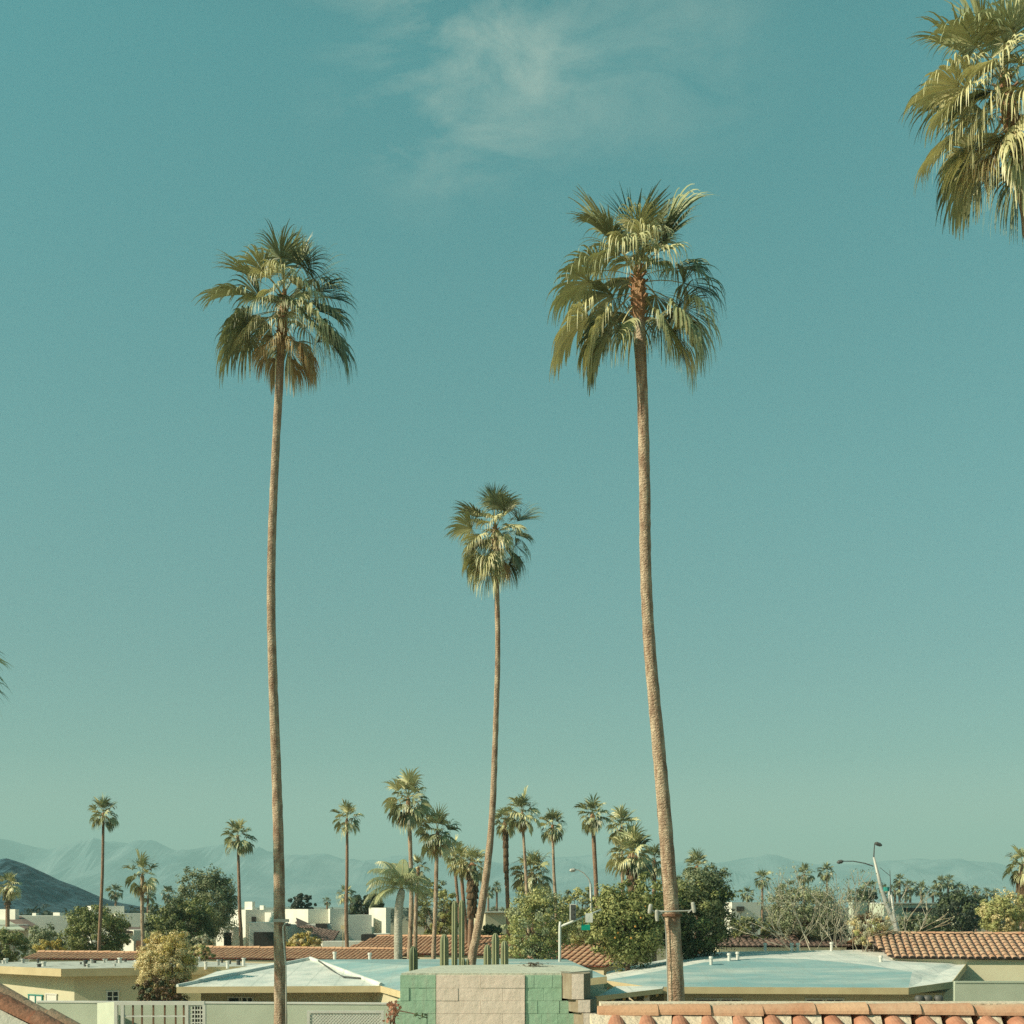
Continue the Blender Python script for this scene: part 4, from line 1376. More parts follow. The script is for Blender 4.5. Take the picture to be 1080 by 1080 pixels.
# white openwork screen
D = 44.5
sc_ = thing('screen_fence', Vector((X(160, D), D, 0)), 'white openwork screen fence in front of the golden shrub', 'fence')
mb = MB()
zt = Zc(1056, D)
mb.box(X(121, D), X(216, D), D - .08, D + .08, zt - .13, zt)
for px in (121, 128, 196, 214):
    mb.box(X(px, D), X(px + 3.2, D), D - .078, D + .078, 0, zt - .13)
mb.box(X(131, D), X(196, D), D - .05, D + .05, Zc(1072.5, D), Zc(1071, D))
mb.box(X(131, D), X(196, D), D - .05, D + .05, .5, .6)
mb.build('frame', M_paint, sc_)
for px in (139.5, 149, 161, 173, 184.5, 193):
    mb = MB()
    mb.box(X(px, D), X(px + 1.6, D), D - .03, D + .03, .6, Zc(1071.6, D))
    mb.box(X(px, D), X(px + 1.6, D), D - .03, D + .03, Zc(1071, D) + .003, zt - .135)
    mb.build('slat', M_brown, sc_)
mb = MB()
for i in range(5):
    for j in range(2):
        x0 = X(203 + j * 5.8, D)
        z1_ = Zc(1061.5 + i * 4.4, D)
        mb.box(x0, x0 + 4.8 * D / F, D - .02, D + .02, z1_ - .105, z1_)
mb.build('opening', M_dark, sc_)  # dark boxes fill the holes, their shade put into the colour
mb = MB()
for j in range(3):
    x0 = X(199.4 + j * 5.8, D)
    mb.box(x0, x0 + .034, D - .055, D + .055, 0, zt - .132)
for i in range(8):
    z1_ = Zc(1061.5 + i * 4.4, D)
    mb.box(X(199.6, D), X(214, D), D - .05, D + .05, z1_, z1_ + .044)
mb.build('breeze_block', M_paint, sc_)
mb = MB()
q0, q1 = Vector((X(102.5, 46), 46, 0)), Vector((X(120.8, D), D, 0))
mb.prism([(q0.x, q0.y), (q1.x, q1.y), (q1.x + .03, q1.y + .06), (q0.x + .03, q0.y + .06)], 0, [Zc(1058, 46), zt - .02, zt - .02, Zc(1058, 46)])
mb.build('side_panel', M_green_wall, sc_)

# lattice panel
D = 43.6
lt = thing('lattice_panel', Vector((X(365, D), D, 0)), 'white framed diagonal lattice panel left of the block pier', 'fence')
mb = MB()
x0, x1, z1_ = X(324, D), X(405, D), Zc(1066, D)
z0_ = .3
mb.box(x0, x1, D - .05, D + .05, z1_ - .08, z1_)
mb.box(x0, x1, D - .05, D + .05, z0_, z0_ + .08)
mb.box(x0, x0 + .1, D - .05, D + .05, 0, z1_ - .08)
mb.box(x1 - .1, x1, D - .05, D + .05, 0, z1_ - .08)
mb.build('frame', M_paint, lt)
mb = MB()
hh = z1_ - z0_ - .16
for sg, yy in ((1, D - .012), (-1, D + .012)):
    u = -hh
    while u < (x1 - x0):
        a0, a1 = u, u + hh
        c0, c1 = max(a0, .1), min(a1, x1 - x0 - .1)
        if c1 > c0 + .02:
            za, zb = (c0 - a0), (c1 - a0)
            if sg < 0:
                za, zb = hh - za, hh - zb
            mb.beam((x0 + c0, yy, z0_ + .08 + za), (x0 + c1, yy, z0_ + .08 + zb), .012, .05)
        u += .115
mb.build('lattice', M_paint, lt)


# ------------------------------------------------------------------ white stucco houses further off
def block(mb, a, b, c, top, D, dl=4.0, dr=3.0, m=0, z0=0.0, ztop=None):
    """A box turned so that its corner at pixel b points at us; a and c are its left and right edges."""
    n, l, r = Vector((X(b, D), D)), Vector((X(a, D + dl), D + dl)), Vector((X(c, D + dr * .25), D + dr * .25))
    bk_ = l + r - n
    mb.prism([(n.x, n.y), (r.x, r.y), (bk_.x, bk_.y), (l.x, l.y)], z0, Zc(top, D) if ztop is None else ztop, m)


ha = thing('stucco_house', Vector((X(262, 102), 102, 0)), 'white stucco house with chimney and dark garage behind the left tall palm', 'house')
mb = MB()
block(mb, 243, 259, 291, 959.5, 102, 5, 2.5)
mb.build('wall', M_white, ha)
mb = MB()
block(mb, 228, 246, 256, 978, 99, 3, 1)
mb.build('wall', M_white, ha)
mb = MB()
block(mb, 262, 263, 292, 973, 97, 4, 2)
mb.build('wall', M_white, ha)
mb = MB()
block(mb, 277, 289, 297, 962.5, 100, 3, 2)
mb.build('wall', M_white, ha)
mb = MB()
block(mb, 258, 266, 269, 951, 103.2, 1, .4, z0=4)
mb.build('chimney', M_white, ha)
mb = MB()
block(mb, 274, 278, 280, 955, 104.4, .6, .3, z0=4)
mb.build('chimney', M_white, ha)
mb = MB()
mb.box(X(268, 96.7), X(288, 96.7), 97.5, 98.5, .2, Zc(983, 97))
o = mb.build('recess_shade', M_dark, ha)  # no door: a dark box painted as the shade of the recess
o.location.y = -1.0
mb = MB()
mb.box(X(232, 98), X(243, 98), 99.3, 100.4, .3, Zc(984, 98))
o = mb.build('recess_shade', M_dark, ha)  # dark box standing for the shade inside the garage opening
mb = MB()
mb.box(X(261, 100.5), X(265.5, 100.5), 102.1, 102.6, Zc(973, 101), Zc(967, 101))
mb.build('window', M_dark, ha)

hb = thing('stucco_house', Vector((X(360, 106), 106, 0)), 'long pale stucco house with stepped flat roofs between left tall palm and queen palm', 'house')
mb = MB()
block(mb, 296, 325, 350, 959, 108, 6, 3)
mb.build('wall', M_white, hb)
mb = MB()
block(mb, 300, 304, 350, 975, 104, 3, 2)
mb.build('wall', M_white, hb)
mb = MB()
block(mb, 346, 348, 366, 958.5, 106, 3, 2)
mb.build('wall', M_white, hb)
mb = MB()
block(mb, 362, 364, 392, 965, 105.5, 3, 2.5)
mb.build('wall', M_white, hb)
mb = MB()
block(mb, 389, 407, 412, 957.5, 105, 6, 2)
mb.build('wall', M_white, hb)
mb = MB()
block(mb, 394, 396, 412, 985, 102, 2, 1.5)
mb.build('wall', M_white, hb)
mb = MB()
block(mb, 336, 340, 384, 993, 99, 2, 1)
mb.build('wall', M_white, hb)
mb = MB()
tl = [P(331, 994, 99.5), P(351, 994, 101), P(358, 982.5, 104), P(329, 982.5, 103)]
tiles(mb, tl, .3, rng=random.Random(3))
tl = [P(315, 979, 102), P(331, 979, 103.5), P(331, 976, 105), P(312, 967.5, 105)]
tiles(mb, tl, .3, rng=random.Random(4))
mb.build('roof', [M_tile_dark, M_tile_dark, M_dark], hb)
mb = MB()
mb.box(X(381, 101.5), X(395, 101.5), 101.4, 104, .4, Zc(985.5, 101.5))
mb.build('carport', M_dark, hb)  # solid dark box in place of a recess, its shade painted on
mb = MB()
mb.box(X(333, 103.8), X(345, 103.8), 103.7, 106, Zc(978.5, 103.8), Zc(974, 103.8))
mb.build('window', M_glass, hb)
sg_ = MB()
sg_.box(X(360, 91), X(364, 91), 90.7, 90.8, Zc(980, 91), Zc(976, 91))
sg_.box(X(361.7, 91), X(362.3, 91), 90.8, 90.86, 0, Zc(976.5, 91))
tag(sg_.build('sign_board', M_fascia, base=Vector((X(362, 91), 90.8, 0))), 'small blank tan sign board beside the straight lone palm', 'sign')

hc = thing('stucco_house', Vector((X(30, 122), 122, 0)), 'pale house with grey shingle slope and white roof box at the left edge', 'house')
mb = MB()
block(mb, -30, -10, 72, 966, 124, 4, 6)
mb.build('wall', M_white, hc)
mb = MB()
block(mb, -30, -12, 30, 975, 112, 4, 4)
mb.build('wall', M_white, hc)
mb = MB()
block(mb, -6, 16, 20, 959, 118, 1.2, 1.0, z0=3)
mb.build('roof_box', M_white, hc)
mb = MB()
mb.slab([P(26, 979.5, 110), P(41, 977, 113), P(22, 966, 121), P(2, 967, 121)], .12)
mb.slab([P(-25, 979.5, 110), P(26, 979.8, 110), P(2, 967.3, 121), P(-25, 967, 121)], .12, 1)
mb.build('roof', [M_tile_dark, M_green_wall], hc)
mb = MB()
block(mb, 56, 63, 68, 962.5, 131.5, 1, .6, z0=4)
mb.build('chimney', M_white, hc)
mb = MB()
block(mb, 34, 38, 41, 963, 131, .6, .5, z0=4)
mb.build('chimney', M_white, hc)

hd = thing('stucco_house', Vector((X(135, 110), 110, 0)), 'pale flat-roofed house with brown door behind the open-crowned palm', 'house')
mb = MB()
block(mb, 92, 96, 131, 955.5, 118, 2, 3)
mb.build('wall', M_white, hd)
mb = MB()
block(mb, 118, 122, 170, 963.5, 116, 3, 4)
mb.build('wall', M_white, hd)
mb = MB()
block(mb, 130, 141, 158, 981, 103, 2, 2)
mb.build('wall', M_white, hd)
mb = MB()
mb.box(X(144, 103), X(150, 103), 102.9, 104.0, .3, Zc(992, 103))
mb.build('door', M_brown, hd)
mb = MB()
mb.slab([P(126, 982, 102.5), P(160, 982, 104), P(150, 978, 109), P(130, 977, 109)], .15)
mb.build('roof', M_tile_dark, hd)

he = thing('flat_roof_house', Vector((X(520, 112), 112, 0)), 'low tan flat-topped building between leaning palm and airy tree', 'house')
mb = MB()
block(mb, 500, 512, 560, 962.5, 110, 3, 4)
mb.build('wall', M_cream, he)
mb = MB()
block(mb, 499, 511.5, 561, 961.7, 109.5, 4, 5, z0=Zc(962.5, 110))
mb.build('roof', M_white, he)

hf = thing('flat_roof_house', Vector((X(785, 115), 115, 0)), 'small white flat-roofed building between dark citrus and grey leafless tree', 'house')
mb = MB()
block(mb, 764, 772, 802, 951.5, 115, 2, 3)
mb.build('wall', M_white, hf)
mb = MB()
mb.box(X(775, 115.9), X(783, 115.9), 114.9, 117, Zc(961, 115), Zc(956, 115))
mb.build('window', M_glass, hf)

hg = thing('flat_roof_house', Vector((X(950, 125), 125, 0)), 'long pale teal building with dark window band behind the leaning lamp posts', 'house')
mb = MB()
block(mb, 895, 900, 915, 951.5, 122, 2, 3)
mb.build('wall', M_green_wall, hg)
mb = MB()
block(mb, 912, 932, 996, 953, 126, 4, 5)
mb.build('wall', M_green_wall, hg)
mb = MB()
block(mb, 905, 925, 985, 967, 118, 3, 4)
mb.build('wall', M_green_wall, hg)
for p0, p1 in ((946, 958), (959, 972), (973, 986)):
    mb = MB()
    mb.box(X(p0, 126.5), X(p1, 126.5), 126.4, 130, Zc(961.5, 126.5), Zc(957.5, 126.5))
    mb.build('window', M_glass, hg)
mb = MB()
block(mb, 911, 932, 998, 952, 125.6, 5, 6, z0=Zc(953, 126))
mb.build('roof', M_roofw, hg)


# ------------------------------------------------------------------ street furniture
def lamp_head(mb, p, d, ln, m=0):
    d = d.normalized()
    mb.tube([p, p + d * ln * .25, p + d * ln * .75, p + d * ln], [.04, .10, .10, .03], 8, m)


D = 66
ls = thing('street_lamp', P(946, 985, D), 'leaning forked grey lamp post behind the dry bush, lamp on its tip', 'street lamp')
ls.location.z = 0
mb = MB()
foot = P(945, 976, D)
mb.tube([Vector((foot.x + 1.0, D, 0)), foot, P(935.5, 955, D), P(929, 935, D), P(921.5, 904, D)], [.17, .155, .13, .11, .06], 10)
mb.tube([P(938, 962, D), P(932, 948, D) + Vector((.3, .0, 0)), P(938.5, 938, D)], [.09, .09, .07], 8)
mb.build('pole', M_metal, ls, smooth=True)
mb = MB()
mb.tube([P(921.5, 905, D), P(922, 896, D), P(922.5, 889.5, D)], [.035, .03, .026], 6)
mb.build('arm', M_metal_d, ls)
mb = MB()
lamp_head(mb, P(922.5, 889.0, D), Vector((1, 0, -.35)), .42)
mb.build('lamp_head', M_metal_d, ls)
mb = MB()
mb.tube([P(921, 913.5, D), P(912, 910.5, D), P(900, 908.3, D), P(889, 908.3, D)], [.035, .03, .026, .022], 6)
mb.build('arm', M_metal_d, ls)
mb = MB()
lamp_head(mb, P(889.5, 908.3, D), Vector((-1, 0, -.2)), .36)
mb.build('lamp_head', M_metal_d, ls)
D = 64
lp = thing('utility_post', P(948, 990, D), 'slim straight pale post leaning beside the forked lamp post', 'post')
lp.location.z = 0
mb = MB()
mb.tube([Vector((P(948, 990, D).x + .9, D, 0)), P(947.5, 988, D), P(943, 965, D), P(939.5, 940, D)], [.1, .09, .08, .06], 8)
mb.build('pole', M_metal, lp, smooth=True)
mb = MB()
mb.tube([P(939.5, 941, D), P(939.0, 928, D), P(938.5, 918, D)], [.03, .02, .015], 5)
mb.tube([P(939, 924, D), P(928, 915, D)], [.015, .012], 5)
mb.build('antenna', M_metal_d, lp)
mb = MB()
q = P(937, 938, D)
mb.tube([q + Vector((-.1, 0, -.1)), q + Vector((-.1, 0, .12))], [.16, .16], 8)
mb.build('junction_box', M_teal, lp)

D = 53.6
ts = thing('traffic_signal', Vector((X(592, D), D, 0)), 'traffic signal with slanting mast arm over the terracotta roof', 'traffic signal')
mb = MB()
mb.tube([Vector((X(590, D), D, 0)), P(590.5, 977, D), P(591, 972, D)], [.07, .06, .055], 10)
mb.tube([P(590, 977.5, D), P(606, 971, D), P(634, 959.3, D)], [.05, .045, .035], 8)
mb.build('pole', M_pale_metal, ts, smooth=True)
mb = MB()
q = P(604, 966, D)
mb.box(q.x - .14, q.x + .14, q.y - .13, q.y - .1, q.z - .2, q.z + .52)
mb.build('backplate', M_pale_metal, ts)
mb = MB()
mb.box(q.x - .09, q.x + .11, q.y - .26, q.y - .131, q.z - .17, q.z + .48)
for i in range(3):
    z = q.z - .07 + i * .22
    mb.tube([Vector((q.x + .01, q.y - .26, z)), Vector((q.x + .01, q.y - .36, z))], [.075, .08], 10)
mb.build('signal_head', M_metal_d, ts)
mb = MB()
q = P(621, 968, D)
mb.box(q.x - .16, q.x + .16, q.y - .2, q.y - .15, q.z - .2, q.z + .2)
sgn = mb.build('hanging_sign', M_paint, base=Vector((q.x, q.y - .15, q.z)))
tag(sgn, 'blank pale panel hung under the slanting mast arm', 'sign')
mb = MB()
q = P(617.5, 978, D)
mb.box(q.x - .19, q.x + .19, q.y - .21, q.y - .17, q.z - .12, q.z + .12)
for dx in (-.14, .14):
    mb.tube([Vector((q.x + dx, q.y - .19, q.z + .11)), Vector((q.x + dx, q.y - .19, q.z + .5))], [.012, .012], 5)
sgn = mb.build('street_sign', M_sign, base=Vector((q.x, q.y - .19, q.z)))
tag(sgn, 'green street name sign hanging below the mast arm', 'sign')
D = 67
sl = thing('street_lamp', Vector((X(623.5, D), D, 0)), 'street lamp with curved arm beside the rough brown palm', 'street lamp')
mb = MB()
mb.tube([Vector((X(624, D), D, 0)), P(623.7, 960, D), P(622.8, 932, D)], [.1, .075, .06], 8)
mb.build('pole', M_metal, sl, smooth=True)
mb = MB()
mb.tube([P(622.8, 932.5, D), P(621, 927, D), P(615.5, 920.5, D), P(610, 917.5, D), P(606, 917.2, D)], [.045, .035, .03, .028, .025], 6)
mb.build('arm', M_metal, sl)
mb = MB()
lamp_head(mb, P(607.5, 917.2, D), Vector((-1, 0, -.15)), .36)
mb.build('lamp_head', M_metal, sl)

# ------------------------------------------------------------------ fittings on the palms
D = 27 - .2
fl = thing('floodlight_bracket', P(709, 962, D), 'bracket of pale floodlights clamped round the tallest palm trunk', 'floodlight')
mb = MB()
c = P(709, 962.5, D)
mb.tube([P(690, 962, D - .1), P(727, 960.5, D - .1)], [.016, .016], 8)
mb.tube([P(694, 961, D + .38), P(724, 961, D + .38)], [.02, .02], 8)
mb.build('crossbar', M_metal, fl)
mb = MB()
mb.tube([P(709, 966.5, 27), P(709, 963.5, 27)], [.21, .212], 18)
mb.build('clamp', M_brown, fl)
for px, py, hh_, tilt in ((686.5, 958.5, 10, -.2), (692.5, 965.5, 12, .1), (730.5, 957, 11, .25)):
    mb = MB()
    a = P(px, py - hh_ / 2, D - .12)
    b = P(px + tilt * 8, py + hh_ / 2, D - .12)
    mb.tube([a, a.lerp(b, .12), a.lerp(b, .7), b], [.026, .044, .047, .034], 10)
    h = mb.build('floodlight', M_grey_paint, fl, smooth=False)
    mb = MB()
    p = (a + b) / 2
    mb.beam(p, Vector((p.x + (.12 if px < 709 else -.12), p.y + .02, c.z)), .02, .03)
    sub('yoke', mb, M_metal, h, fl)
mb = MB()
mb.tube([P(697, 965, D), P(701, 972, D + .02), P(702.5, 985, D + .03), P(704.5, 1056, D + .03)], [.012] * 4, 6)
mb.build('conduit', M_metal, fl)
D = 35 - .22
br = thing('conduit_bracket', P(298, 971, D), 'pale clamp with bent conduit on the slim left tall palm', 'bracket')
mb = MB()
mb.box(X(288, D), X(305, D), D - .05, D - .0, Zc(972.5, D), Zc(969.3, D))
mb.build('clamp', M_metal, br)
mb = MB()
mb.box(X(302, D), X(306.5, D), D - .1, D + .02, Zc(977, D), Zc(974, D))
mb.build('junction_box', M_metal_d, br)
mb = MB()
mb.tube([P(304, 973.5, D - .03), P(300.5, 974.2, D - .03), P(298.4, 978, D - .03), P(298.8, 990, D - .02), P(301.5, 1020, D - .02), P(302, 1090, D - .02)], [.02] * 6, 8)
mb.build('conduit', M_paint, br, smooth=True)

# ------------------------------------------------------------------ slump-block pier
def block_mat(name, c1, c2):
    m = mat(name, c1, c2, scale=5, detail=7, rough=0.85, lo=.3, hi=.7)
    nt = m.node_tree
    b = nt.nodes['Principled BSDF']
    t = nt.nodes.new('ShaderNodeTexCoord')
    n2 = nt.nodes.new('ShaderNodeTexNoise')
    n2.inputs['Scale'].default_value = 16
    n2.inputs['Detail'].default_value = 7
    nt.links.new(t.outputs['Object'], n2.inputs['Vector'])
    bp = nt.nodes.new('ShaderNodeBump')
    bp.inputs['Strength'].default_value = .35
    bp.inputs['Distance'].default_value = .02
    nt.links.new(n2.outputs['Fac'], bp.inputs['Height'])
    nt.links.new(bp.outputs[0], b.inputs['Normal'])
    # dirt runs and worn patches
    mp2 = nt.nodes.new('ShaderNodeMapping')
    mp2.inputs['Scale'].default_value = (7, 3, 1.6)
    nt.links.new(t.outputs['Object'], mp2.inputs[0])
    n3 = nt.nodes.new('ShaderNodeTexNoise')
    n3.inputs['Scale'].default_value = 1.3
    n3.inputs['Detail'].default_value = 9
    n3.inputs['Roughness'].default_value = 0.7
    nt.links.new(mp2.outputs[0], n3.inputs['Vector'])
    r3 = nt.nodes.new('ShaderNodeMapRange')
    r3.inputs['From Min'].default_value = 0.50
    r3.inputs['From Max'].default_value = 0.75
    r3.inputs['To Max'].default_value = 0.55
    nt.links.new(n3.outputs['Fac'], r3.inputs['Value'])
    mx = nt.nodes.new('ShaderNodeMix')
    mx.data_type = 'RGBA'
    rp = [n for n in nt.nodes if n.type == 'VALTORGB'][0]
    nt.links.new(r3.outputs[0], mx.inputs[0])
    nt.links.new(rp.outputs[0], mx.inputs[6])
    mx.inputs[7].default_value = (0.42, 0.40, 0.32, 1)
    nt.links.new(mx.outputs[2], b.inputs['Base Color'])
    return m


M_blk_g = block_mat('green_painted_block', (0.28, 0.45, 0.31), (0.35, 0.51, 0.37))
M_blk_t = block_mat('tan_painted_block', (0.80, 0.67, 0.57), (0.71, 0.585, 0.49))
M_blk_d = block_mat('dark_brown_block', (0.27, 0.22, 0.15), (0.20, 0.16, 0.11))  # dark brown for the sides of the corner blocks
M_slab = mat('weathered_concrete', (0.55, 0.55, 0.44), (0.46, 0.46, 0.37), scale=3, detail=8, rough=.9, bump=.3, bscale=20)
D = 11.0
pr = thing('block_pier', Vector((X(510, D), D, 0)), 'green and tan painted slump block pier with stepped right corner', 'chimney')
rng = random.Random(8)
zt = Zc(1028.5, D)
ch = .114


def course_blocks(mb, x0, x1, y0, y1, ztop, zbot, bl, rng, m=0, off=0, flare=None):
    """Courses of rough blocks: each block its own slightly uneven box; flare(i) widens a course."""
    i = 0
    z = ztop
    while z > zbot:
        z2 = z - ch
        fl_, fr_ = flare(i) if flare else (0, 0)
        a, b = x0 - fl_, x1 + fr_
        n = max(1, round((b - a) / bl))
        o_ = (bl / 2 if (i + off) % 2 else 0)
        xs = [a] + [a + (b - a) * (k + 1) / n - o_ for k in range(n)] + [b]
        xs = sorted(set(max(a, min(b, q)) for q in xs))
        for p, q in zip(xs, xs[1:]):
            if q - p < .02:
                continue
            e1, e2 = rng.uniform(-.003, .003), rng.uniform(-.002, .002)
            mb.prism([(p + .0009, y0 + e1), (q - .0009, y0 + e1 + e2), (q - .0009, y1), (p + .0009, y1)], z2 + .0009, z - .0009, m)
        z = z2
        i += 1


def fl_step(i):
    return (0.0, 0.0) if i < 2 else ((.035, 0) if i == 2 else (.07, 0))


gx0, gx1, gx2, gx3 = X(422, D), X(460, D), X(553.5, D), X(592.5, D)
mb = MB()
course_blocks(mb, gx0, gx1 - .004, D, D + .3, zt, 2.6, .16, rng, flare=lambda i: (0, 0) if i < 2 else ((.036, 0) if i == 2 else (.07, 0)))
mb.build('painted_band', M_blk_g, pr)
mb = MB()
course_blocks(mb, gx2 + .004, gx3, D, D + .3, zt, 2.6, .17, rng, off=1, flare=lambda i: (0, 0) if i < 2 else ((0, .062) if i == 2 else (0, .108)))
mb.build('painted_band', M_blk_g, pr)
mb = MB()
course_blocks(mb, gx1, gx2, D - .012, D + .3, zt, 2.6, .4, rng)
mb.build('painted_band', M_blk_t, pr)
mb = MB()
cb = MB()
z = zt + .02
for i in range(20):
    hgt = .228 if i == 0 else .114
    sft = [0, .055, .10][min(i, 2)]
    xa, xb, xc, xd = X(592.5, D) + sft, X(602, D) + sft, X(615, D) + sft, X(623, D) + sft
    e = rng.uniform(-.004, .004)
    y0 = D - .12 - .03 * min(i, 2)
    mb.prism([(xa, D + .015), (xb, y0 + e), (xc, y0 + e), (xd, D + .03), (xd, D + .3), (xa, D + .3)], z - hgt + .002, z - .002, 0)
    cb.prism([(xb + .002, y0 + e - .004), (xc - .002, y0 + e - .004), (xc - .002, y0 + e + .03), (xb + .002, y0 + e + .03)], z - hgt + .003, z - .003, 0)
    z -= hgt
mb.build('corner_block', M_blk_d, pr)
cb.build('corner_face', M_blk_t, pr)
mb = MB()
# body behind the faces and the sloped concrete cap
mb.prism([(gx0 + .02, D + .302), (X(623, D) - .02, D + .302), (X(606, 13.1), 13.1), (X(468, 13.2), 13.2)], 0, zt - .12)
mb.build('core', M_blk_g, pr)
mb = MB()
capp = [Vector((gx0 + .01, D + .012, zt + .018)), Vector((gx3 - .004, D + .012, zt + .018)), Vector((X(625, D + .3), D + .3, zt + .03)), Vector((X(606, 13.2), 13.15, zt - .02)), Vector((X(560, 13.2), 13.35, zt - .012)), Vector((X(466, 13.2), 13.2, zt - .02)), Vector((X(440, 12), 12.0, zt - .0))]
mb.slab(capp, .075)
mb.build('cap', M_slab, pr)
lm = MB()
rng = random.Random(4)
for i in range(130):
    p = P(564, 1017.6, 12.9) + Vector((rng.gauss(0, .07), rng.gauss(0, .12), rng.uniform(0, .03)))
    p.z = zt - .012 + rng.uniform(0, .035)
    a = rng.uniform(0, 6.28)
    d = Vector((cos(a), sin(a), rng.uniform(-.2, .3))) * .035
    s = Vector((-sin(a), cos(a), 0)) * .01
    lm.quad(p - d, p + s, p + d, p - s)
tag(lm.build('leaf_litter', L_brown, base=Vector((P(564, 1017, 12.9).x, 12.9, zt + .06))), 'small heap of dry brown leaves on the pier cap', 'leaves')

# flowering twig left of the pier
bo = thing('bougainvillea', Vector((X(412, 10.6), 10.6, 0)), 'peach-flowered twiggy plant at the left flank of the block pier', 'plant')
rng = random.Random(15)
M_peach = mat('peach_bract', (0.62, 0.36, 0.24), (0.5, 0.22, 0.15), scale=20, rough=.7, transl=.2)
sb, fb, gb = MB(), MB(), MB()
for i in range(7):
    e = P(rng.uniform(406, 417), rng.uniform(1060, 1076), 10.6) + Vector((0, rng.uniform(-.08, .08), 0))
    sb.tube([Vector((X(410, 10.6), 10.6, 0)), Vector((X(410, 10.6) + rng.uniform(-.03, .03), 10.6, 3.5)), e], [.012, .01, .004], 5)
    for j in range(16):
        p = e + Vector((rng.gauss(0, .022), rng.gauss(0, .03), rng.gauss(0, .025)))
        v = Vector((rng.gauss(0, 1), rng.gauss(0, 1), rng.gauss(0, 1))).normalized()
        a = v.cross(Vector((.3, .2, 1))).normalized()
        fb.quad(p - v * .022, p + a * .016, p + v * .022, p - a * .016)
sb.tube([P(413, 1078, 10.6), P(421, 1066, 10.5), P(436, 1069, 10.45), P(449, 1073, 10.4)], [.008, .007, .005, .003], 5)
for px, py in ((447, 1071), (443, 1073), (450, 1072), (446, 1069), (440, 1070)):
    for j in range(5):
        p = P(px, py, 10.4) + Vector((rng.gauss(0, .014), rng.gauss(0, .02), rng.gauss(0, .008)))
        v = Vector((rng.gauss(0, 1), rng.gauss(0, 1), rng.gauss(0, .5))).normalized()
        a = v.cross(Vector((.3, .2, 1))).normalized()
        gb.quad(p - v * .025, p + a * .012, p + v * .025, p - a * .012)
sb.build('stem', M_bark, bo)
fb.build('blossom', M_peach, bo)
gb.build('foliage', L_dark, bo)

# ------------------------------------------------------------------ tiled wing in front, right
D = 10.0
rng = random.Random(12)
wr = thing('tiled_wing', Vector((X(860, D), D, 0)), 'terracotta roof ridge with pale cap tiles along the bottom right', 'roof')
zr = Zc(1075, D)
x0, x1 = X(633, D), X(1180, D)
mb = MB()
tiles(mb, [Vector((x0, D - 1.6, zr - .62)), Vector((x1, D - 1.6, zr - .62)), Vector((x1, D, zr)), Vector((x0, D, zr))], 0.24, course=.429, h=.085, seg=10, rng=rng, tilt=.035, wf=.37)
for i in range(int((x1 - x0) / .24)):
    xx = x0 + .24 * i
    d0 = rng.uniform(.16, .26)
    mb.slab([Vector((xx - .07, D - d0, zr - d0 * .385 + .052 + rng.uniform(-.008, .008))), Vector((xx + .07, D - d0 - rng.uniform(-.03, .03), zr - d0 * .385 + .05)), Vector((xx + .09, D - .08, zr + .05)), Vector((xx - .09, D - .08, zr + .05))], .06, 3)
rfo = mb.build('roof', [M_tile_brown, M_tile_red, M_tile_red, M_mortar], wr)
mb = MB()
ridge_caps(mb, Vector((x0, D, zr + .045)), Vector((x1, D - .03, zr + .045)), .105, .42, rng, m=[0, 1], seg=10)
sub('ridge_cap', mb, [M_tile, M_tile_pale], rfo, wr)
mb = MB()
mb.box(x0 + .01, x1, D + .03, D + .28, zr - 1.2, zr + .125)
mb.build('parapet', M_mortar, wr)
mb = MB()
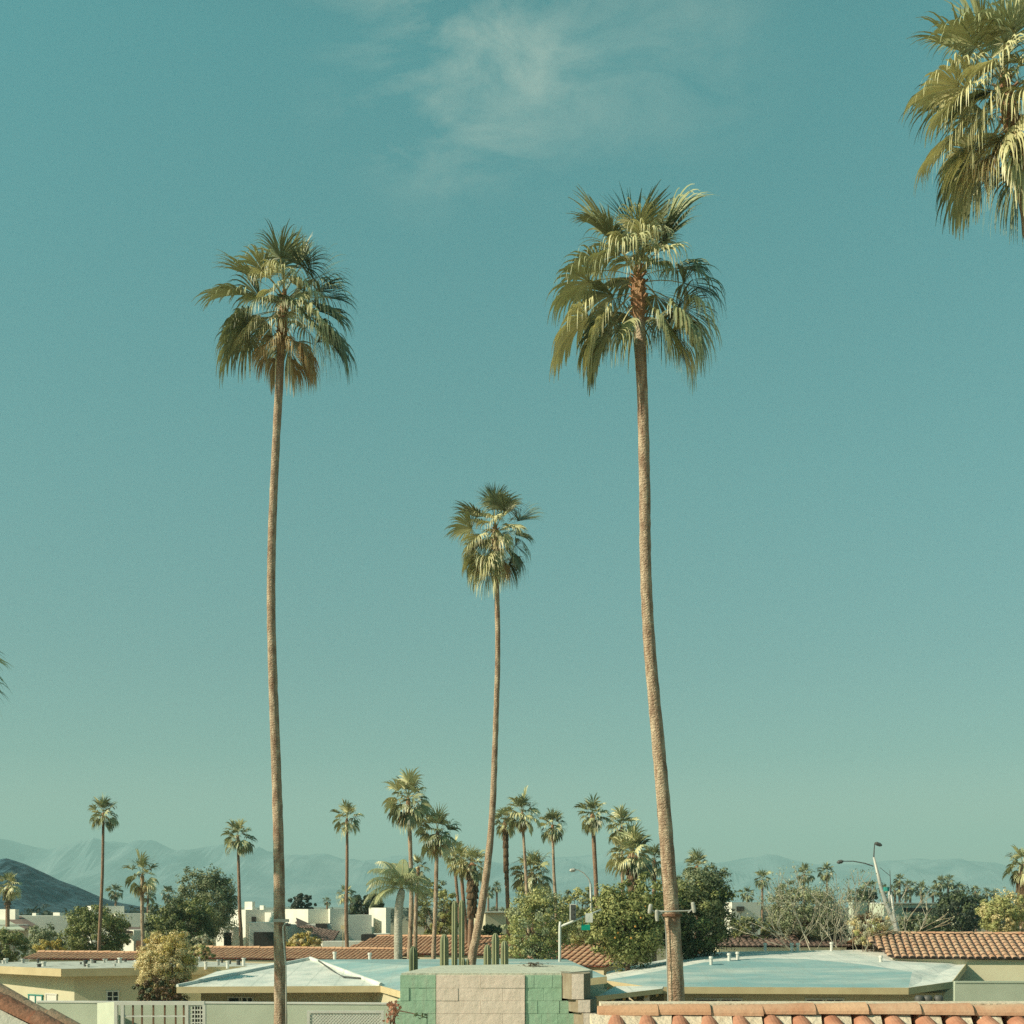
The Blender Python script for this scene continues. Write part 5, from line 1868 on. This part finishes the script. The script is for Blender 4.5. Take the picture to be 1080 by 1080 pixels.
mb.box(x0 + .02, x1, D - 1.35, D + .029, 0, zr - .68)
mb.build('wall', M_white, wr)
mb = MB()
mb.prism([(x0 + .03, D - 1.34), (x0 + .1, D - 1.34), (x0 + .1, D + .028), (x0 + .03, D + .028)], zr - .679, [zr - .56, zr - .56, zr - .06, zr - .06])
mb.build('gable', M_white, wr)

# ------------------------------------------------------------------ tile-capped sloping wall, left
D = 8.6
rng = random.Random(18)
sw = thing('sloping_wall', Vector((X(20, D), D, 0)), 'white sloping wall capped with red barrel tiles at the bottom left corner', 'wall')
a, b = P(-60, 1012, D), P(110, 1098, D)
mb = MB()
mb.prism([(a.x, D - .1), (b.x, D - .1), (b.x, D + .14), (a.x, D + .14)], 0, [a.z - .12, b.z - .12, b.z - .12, a.z - .12])
mb.build('wall', M_white, sw)
mb = MB()
t = (b - a).normalized()
ridge_caps(mb, b + Vector((0, -.02, -.1)), a + Vector((0, -.02, -.1)), .10, .26, rng, m=0, seg=12)
cpo = mb.build('coping_tile', [M_tile_brown], sw)
mb = MB()
ridge_caps(mb, b + Vector((0, .22, -.11)), a + Vector((0, .20, -.11)), .10, .26, rng, m=[0, 1], seg=12)
mb.build('coping_tile', [M_tile, M_tile_pale], sw)
mb = MB()
mb.prism([(a.x, D + .141), (b.x, D + .141), (b.x, D + .34), (a.x, D + .34)], 0, [a.z - .14, b.z - .14, b.z - .14, a.z - .14])
mb.build('rear_wall', M_white, sw)

# dark pots by the right-hand house
for i, (px, lab) in enumerate(((969.5, 'left dark pot of three below the right-hand house wall'), (978.5, 'middle dark pot of three below the right-hand house wall'), (990, 'right dark pot of three, set apart below the house wall'))):
    D = 46.6
    q = P(px, 1056, D)
    mb = MB()
    zb = q.z
    mb.tube([Vector((q.x, D, 0)), Vector((q.x, D, zb - .12)), Vector((q.x, D, zb)), Vector((q.x, D, zb + .15)), Vector((q.x, D, zb + .22))], [.12, .13, .17, .18, .12], 12)
    tag(mb.build('dark_pot', M_metal_d, base=Vector((q.x, D, 0)), smooth=True), lab, 'pot', 'dark pots by the house')
